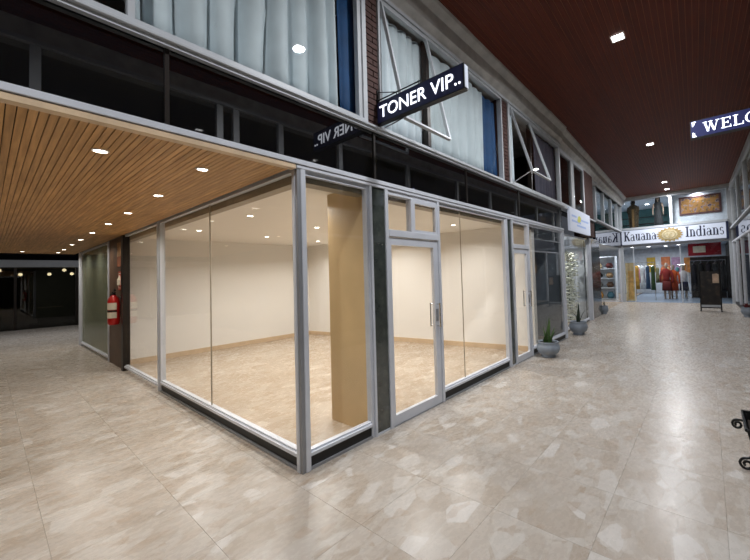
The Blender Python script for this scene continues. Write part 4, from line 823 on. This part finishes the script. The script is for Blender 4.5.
for q, (az, ln, L) in enumerate(((.5, .05, .58), (2, .06, .52), (4, .08, .45), (5.3, .5, .42), (2.2, .55, .4), (3.5, .4, .3), (.2, .3, .3))): blade(p2, 7.5+random.uniform(-.03, .03), -.1+random.uniform(-.03, .03), .28, az, ln, L, .028, 'leaf_dark')
p3 = pot('potted_shrub', 12.75, -3.66, .17, .3, 'small grey planter with dark red foliage by the right hand windows')
for q in range(12): blade(p3, 12.75+random.uniform(-.05, .05), -3.66+random.uniform(-.05, .05), .26, random.uniform(0, 6.28), random.uniform(.3, .9), .2, .03, cl('red_leaf', 92, 26, 30) if q == 0 else bpy.data.materials['red_leaf'])
p4 = pot('potted_cactus', 12.15, .30, .14, .3, 'small dark pot tucked against the end of the stone pier')
for q in range(5): blade(p4, 12.15, .3, .26, q*1.25, .2, .2, .025, 'leaf_dark')
# flower backdrop behind the second window: pale hanging blossoms
for x in (7.8, 9.3):
    X, Y, _ = FAR(x, .6, 0); downlight(X, Y, 2.6, 'warm downlight in the room with the blossom garland', 'downlights by the blossom garland', 16, WARM)
fb = thing('flower_garland', 'tall pale blossom garland behind the window with second pot', 'garland', FAR(9.2, .3, 0))
mb = MB(FAR)
for q in range(420):
    z = random.uniform(.1, 2.15); x = 9.2+max(-.8, min(.8, random.gauss(0, .3+.12*z/2))); y = .34+random.gauss(0, .04); s = random.uniform(.03, .065)
    mb.loft([(x, y, z-s*.5, s*.3, s*.3), (x, y, z, s, s), (x, y, z+s*.4, s*.4, s*.4)], 5)
mb.build('blossoms', cl('blossom', 214, 218, 206), fb)['kind'] = 'stuff'
MB(FAR).tube([(9.2, .4, .004), (9.22, .42, 1.0), (9.2, .4, 2.1)], .02, 8).build('stem', 'leaf', fb)
mb = MB(FAR)
for q in range(120):
    z = random.uniform(.1, 2.2); x = 9.2+max(-.8, min(.8, random.gauss(0, .4))); y = .45+random.gauss(0, .04); s = random.uniform(.03, .07)
    mb.quad((x-s, y, z), (x, y+.01, z-s*.5), (x+s, y, z), (x, y-.01, z+s*.5))
mb.build('foliage', 'leaf', fb)['kind'] = 'stuff'

# ------------------------------------------------------------------ wrought iron trough at the right edge
ip = thing('iron_planter', 'black wrought iron trough with curled scroll feet', 'planter', (2.0, -3.2, 0))
y0, y1 = -2.905, -3.4
mb = MB(); T = [(1.78, y0, .39), (2.22, y0, .39), (2.22, y1, .39), (1.78, y1, .39)]; Bt = [(1.86, y0-.06, .08), (2.14, y0-.06, .08), (2.14, y1+.06, .08), (1.86, y1+.06, .08)]
tv = [mb.v(p) for p in T]; bv = [mb.v(p) for p in Bt]
for k_ in range(4): mb.bm.faces.new((tv[k_], tv[(k_+1) % 4], bv[(k_+1) % 4], bv[k_]))
mb.bm.faces.new(bv); o = mb.build('trough', 'iron', ip); o.modifiers.new('thickness', 'SOLIDIFY').thickness = .008
MB().tube([(1.78, y0, .39), (2.22, y0, .39), (2.22, y1, .39), (1.78, y1, .39), (1.78, y0, .39)], .012, 8).build('rim', 'iron', ip)
def spiral(cx, cz, r, turns, a0, sgn, x, yb, dirn):
    pts = []
    for k_ in range(40):
        u = k_/39; a_ = a0+sgn*u*turns*2*PI; rr = r*(1-.72*u); pts.append((x, yb+dirn*(cx+rr*math.cos(a_)), cz+rr*math.sin(a_)))
    return pts
for x in (2.0,):
    for yb, dr in ((y0, 1), (y1, -1)):
        MB().tube([(x, yb, .385)]+spiral(.042, .35, .036, 1.4, PI/2, -1, x, yb, dr), .009, 6).build('scroll', 'iron', ip, smooth=True)
        MB().tube([(x, yb-dr*.05, .12)]+spiral(.0, .052, .046, 1.4, PI/2, -1, x, yb, dr), .010, 6).build('scroll_foot', 'iron', ip, smooth=True)
B('earth', 'soil', ip, (1.82, y1+.03, .3, 2.18, y0-.03, .34))
for q in range(14): blade(ip, 2.0+random.uniform(-.15, .15), (y0+y1)/2-.05+random.uniform(-.15, .1), .33, random.uniform(0, 6.28), random.uniform(.1, .3), .15, .02, 'leaf_dark')
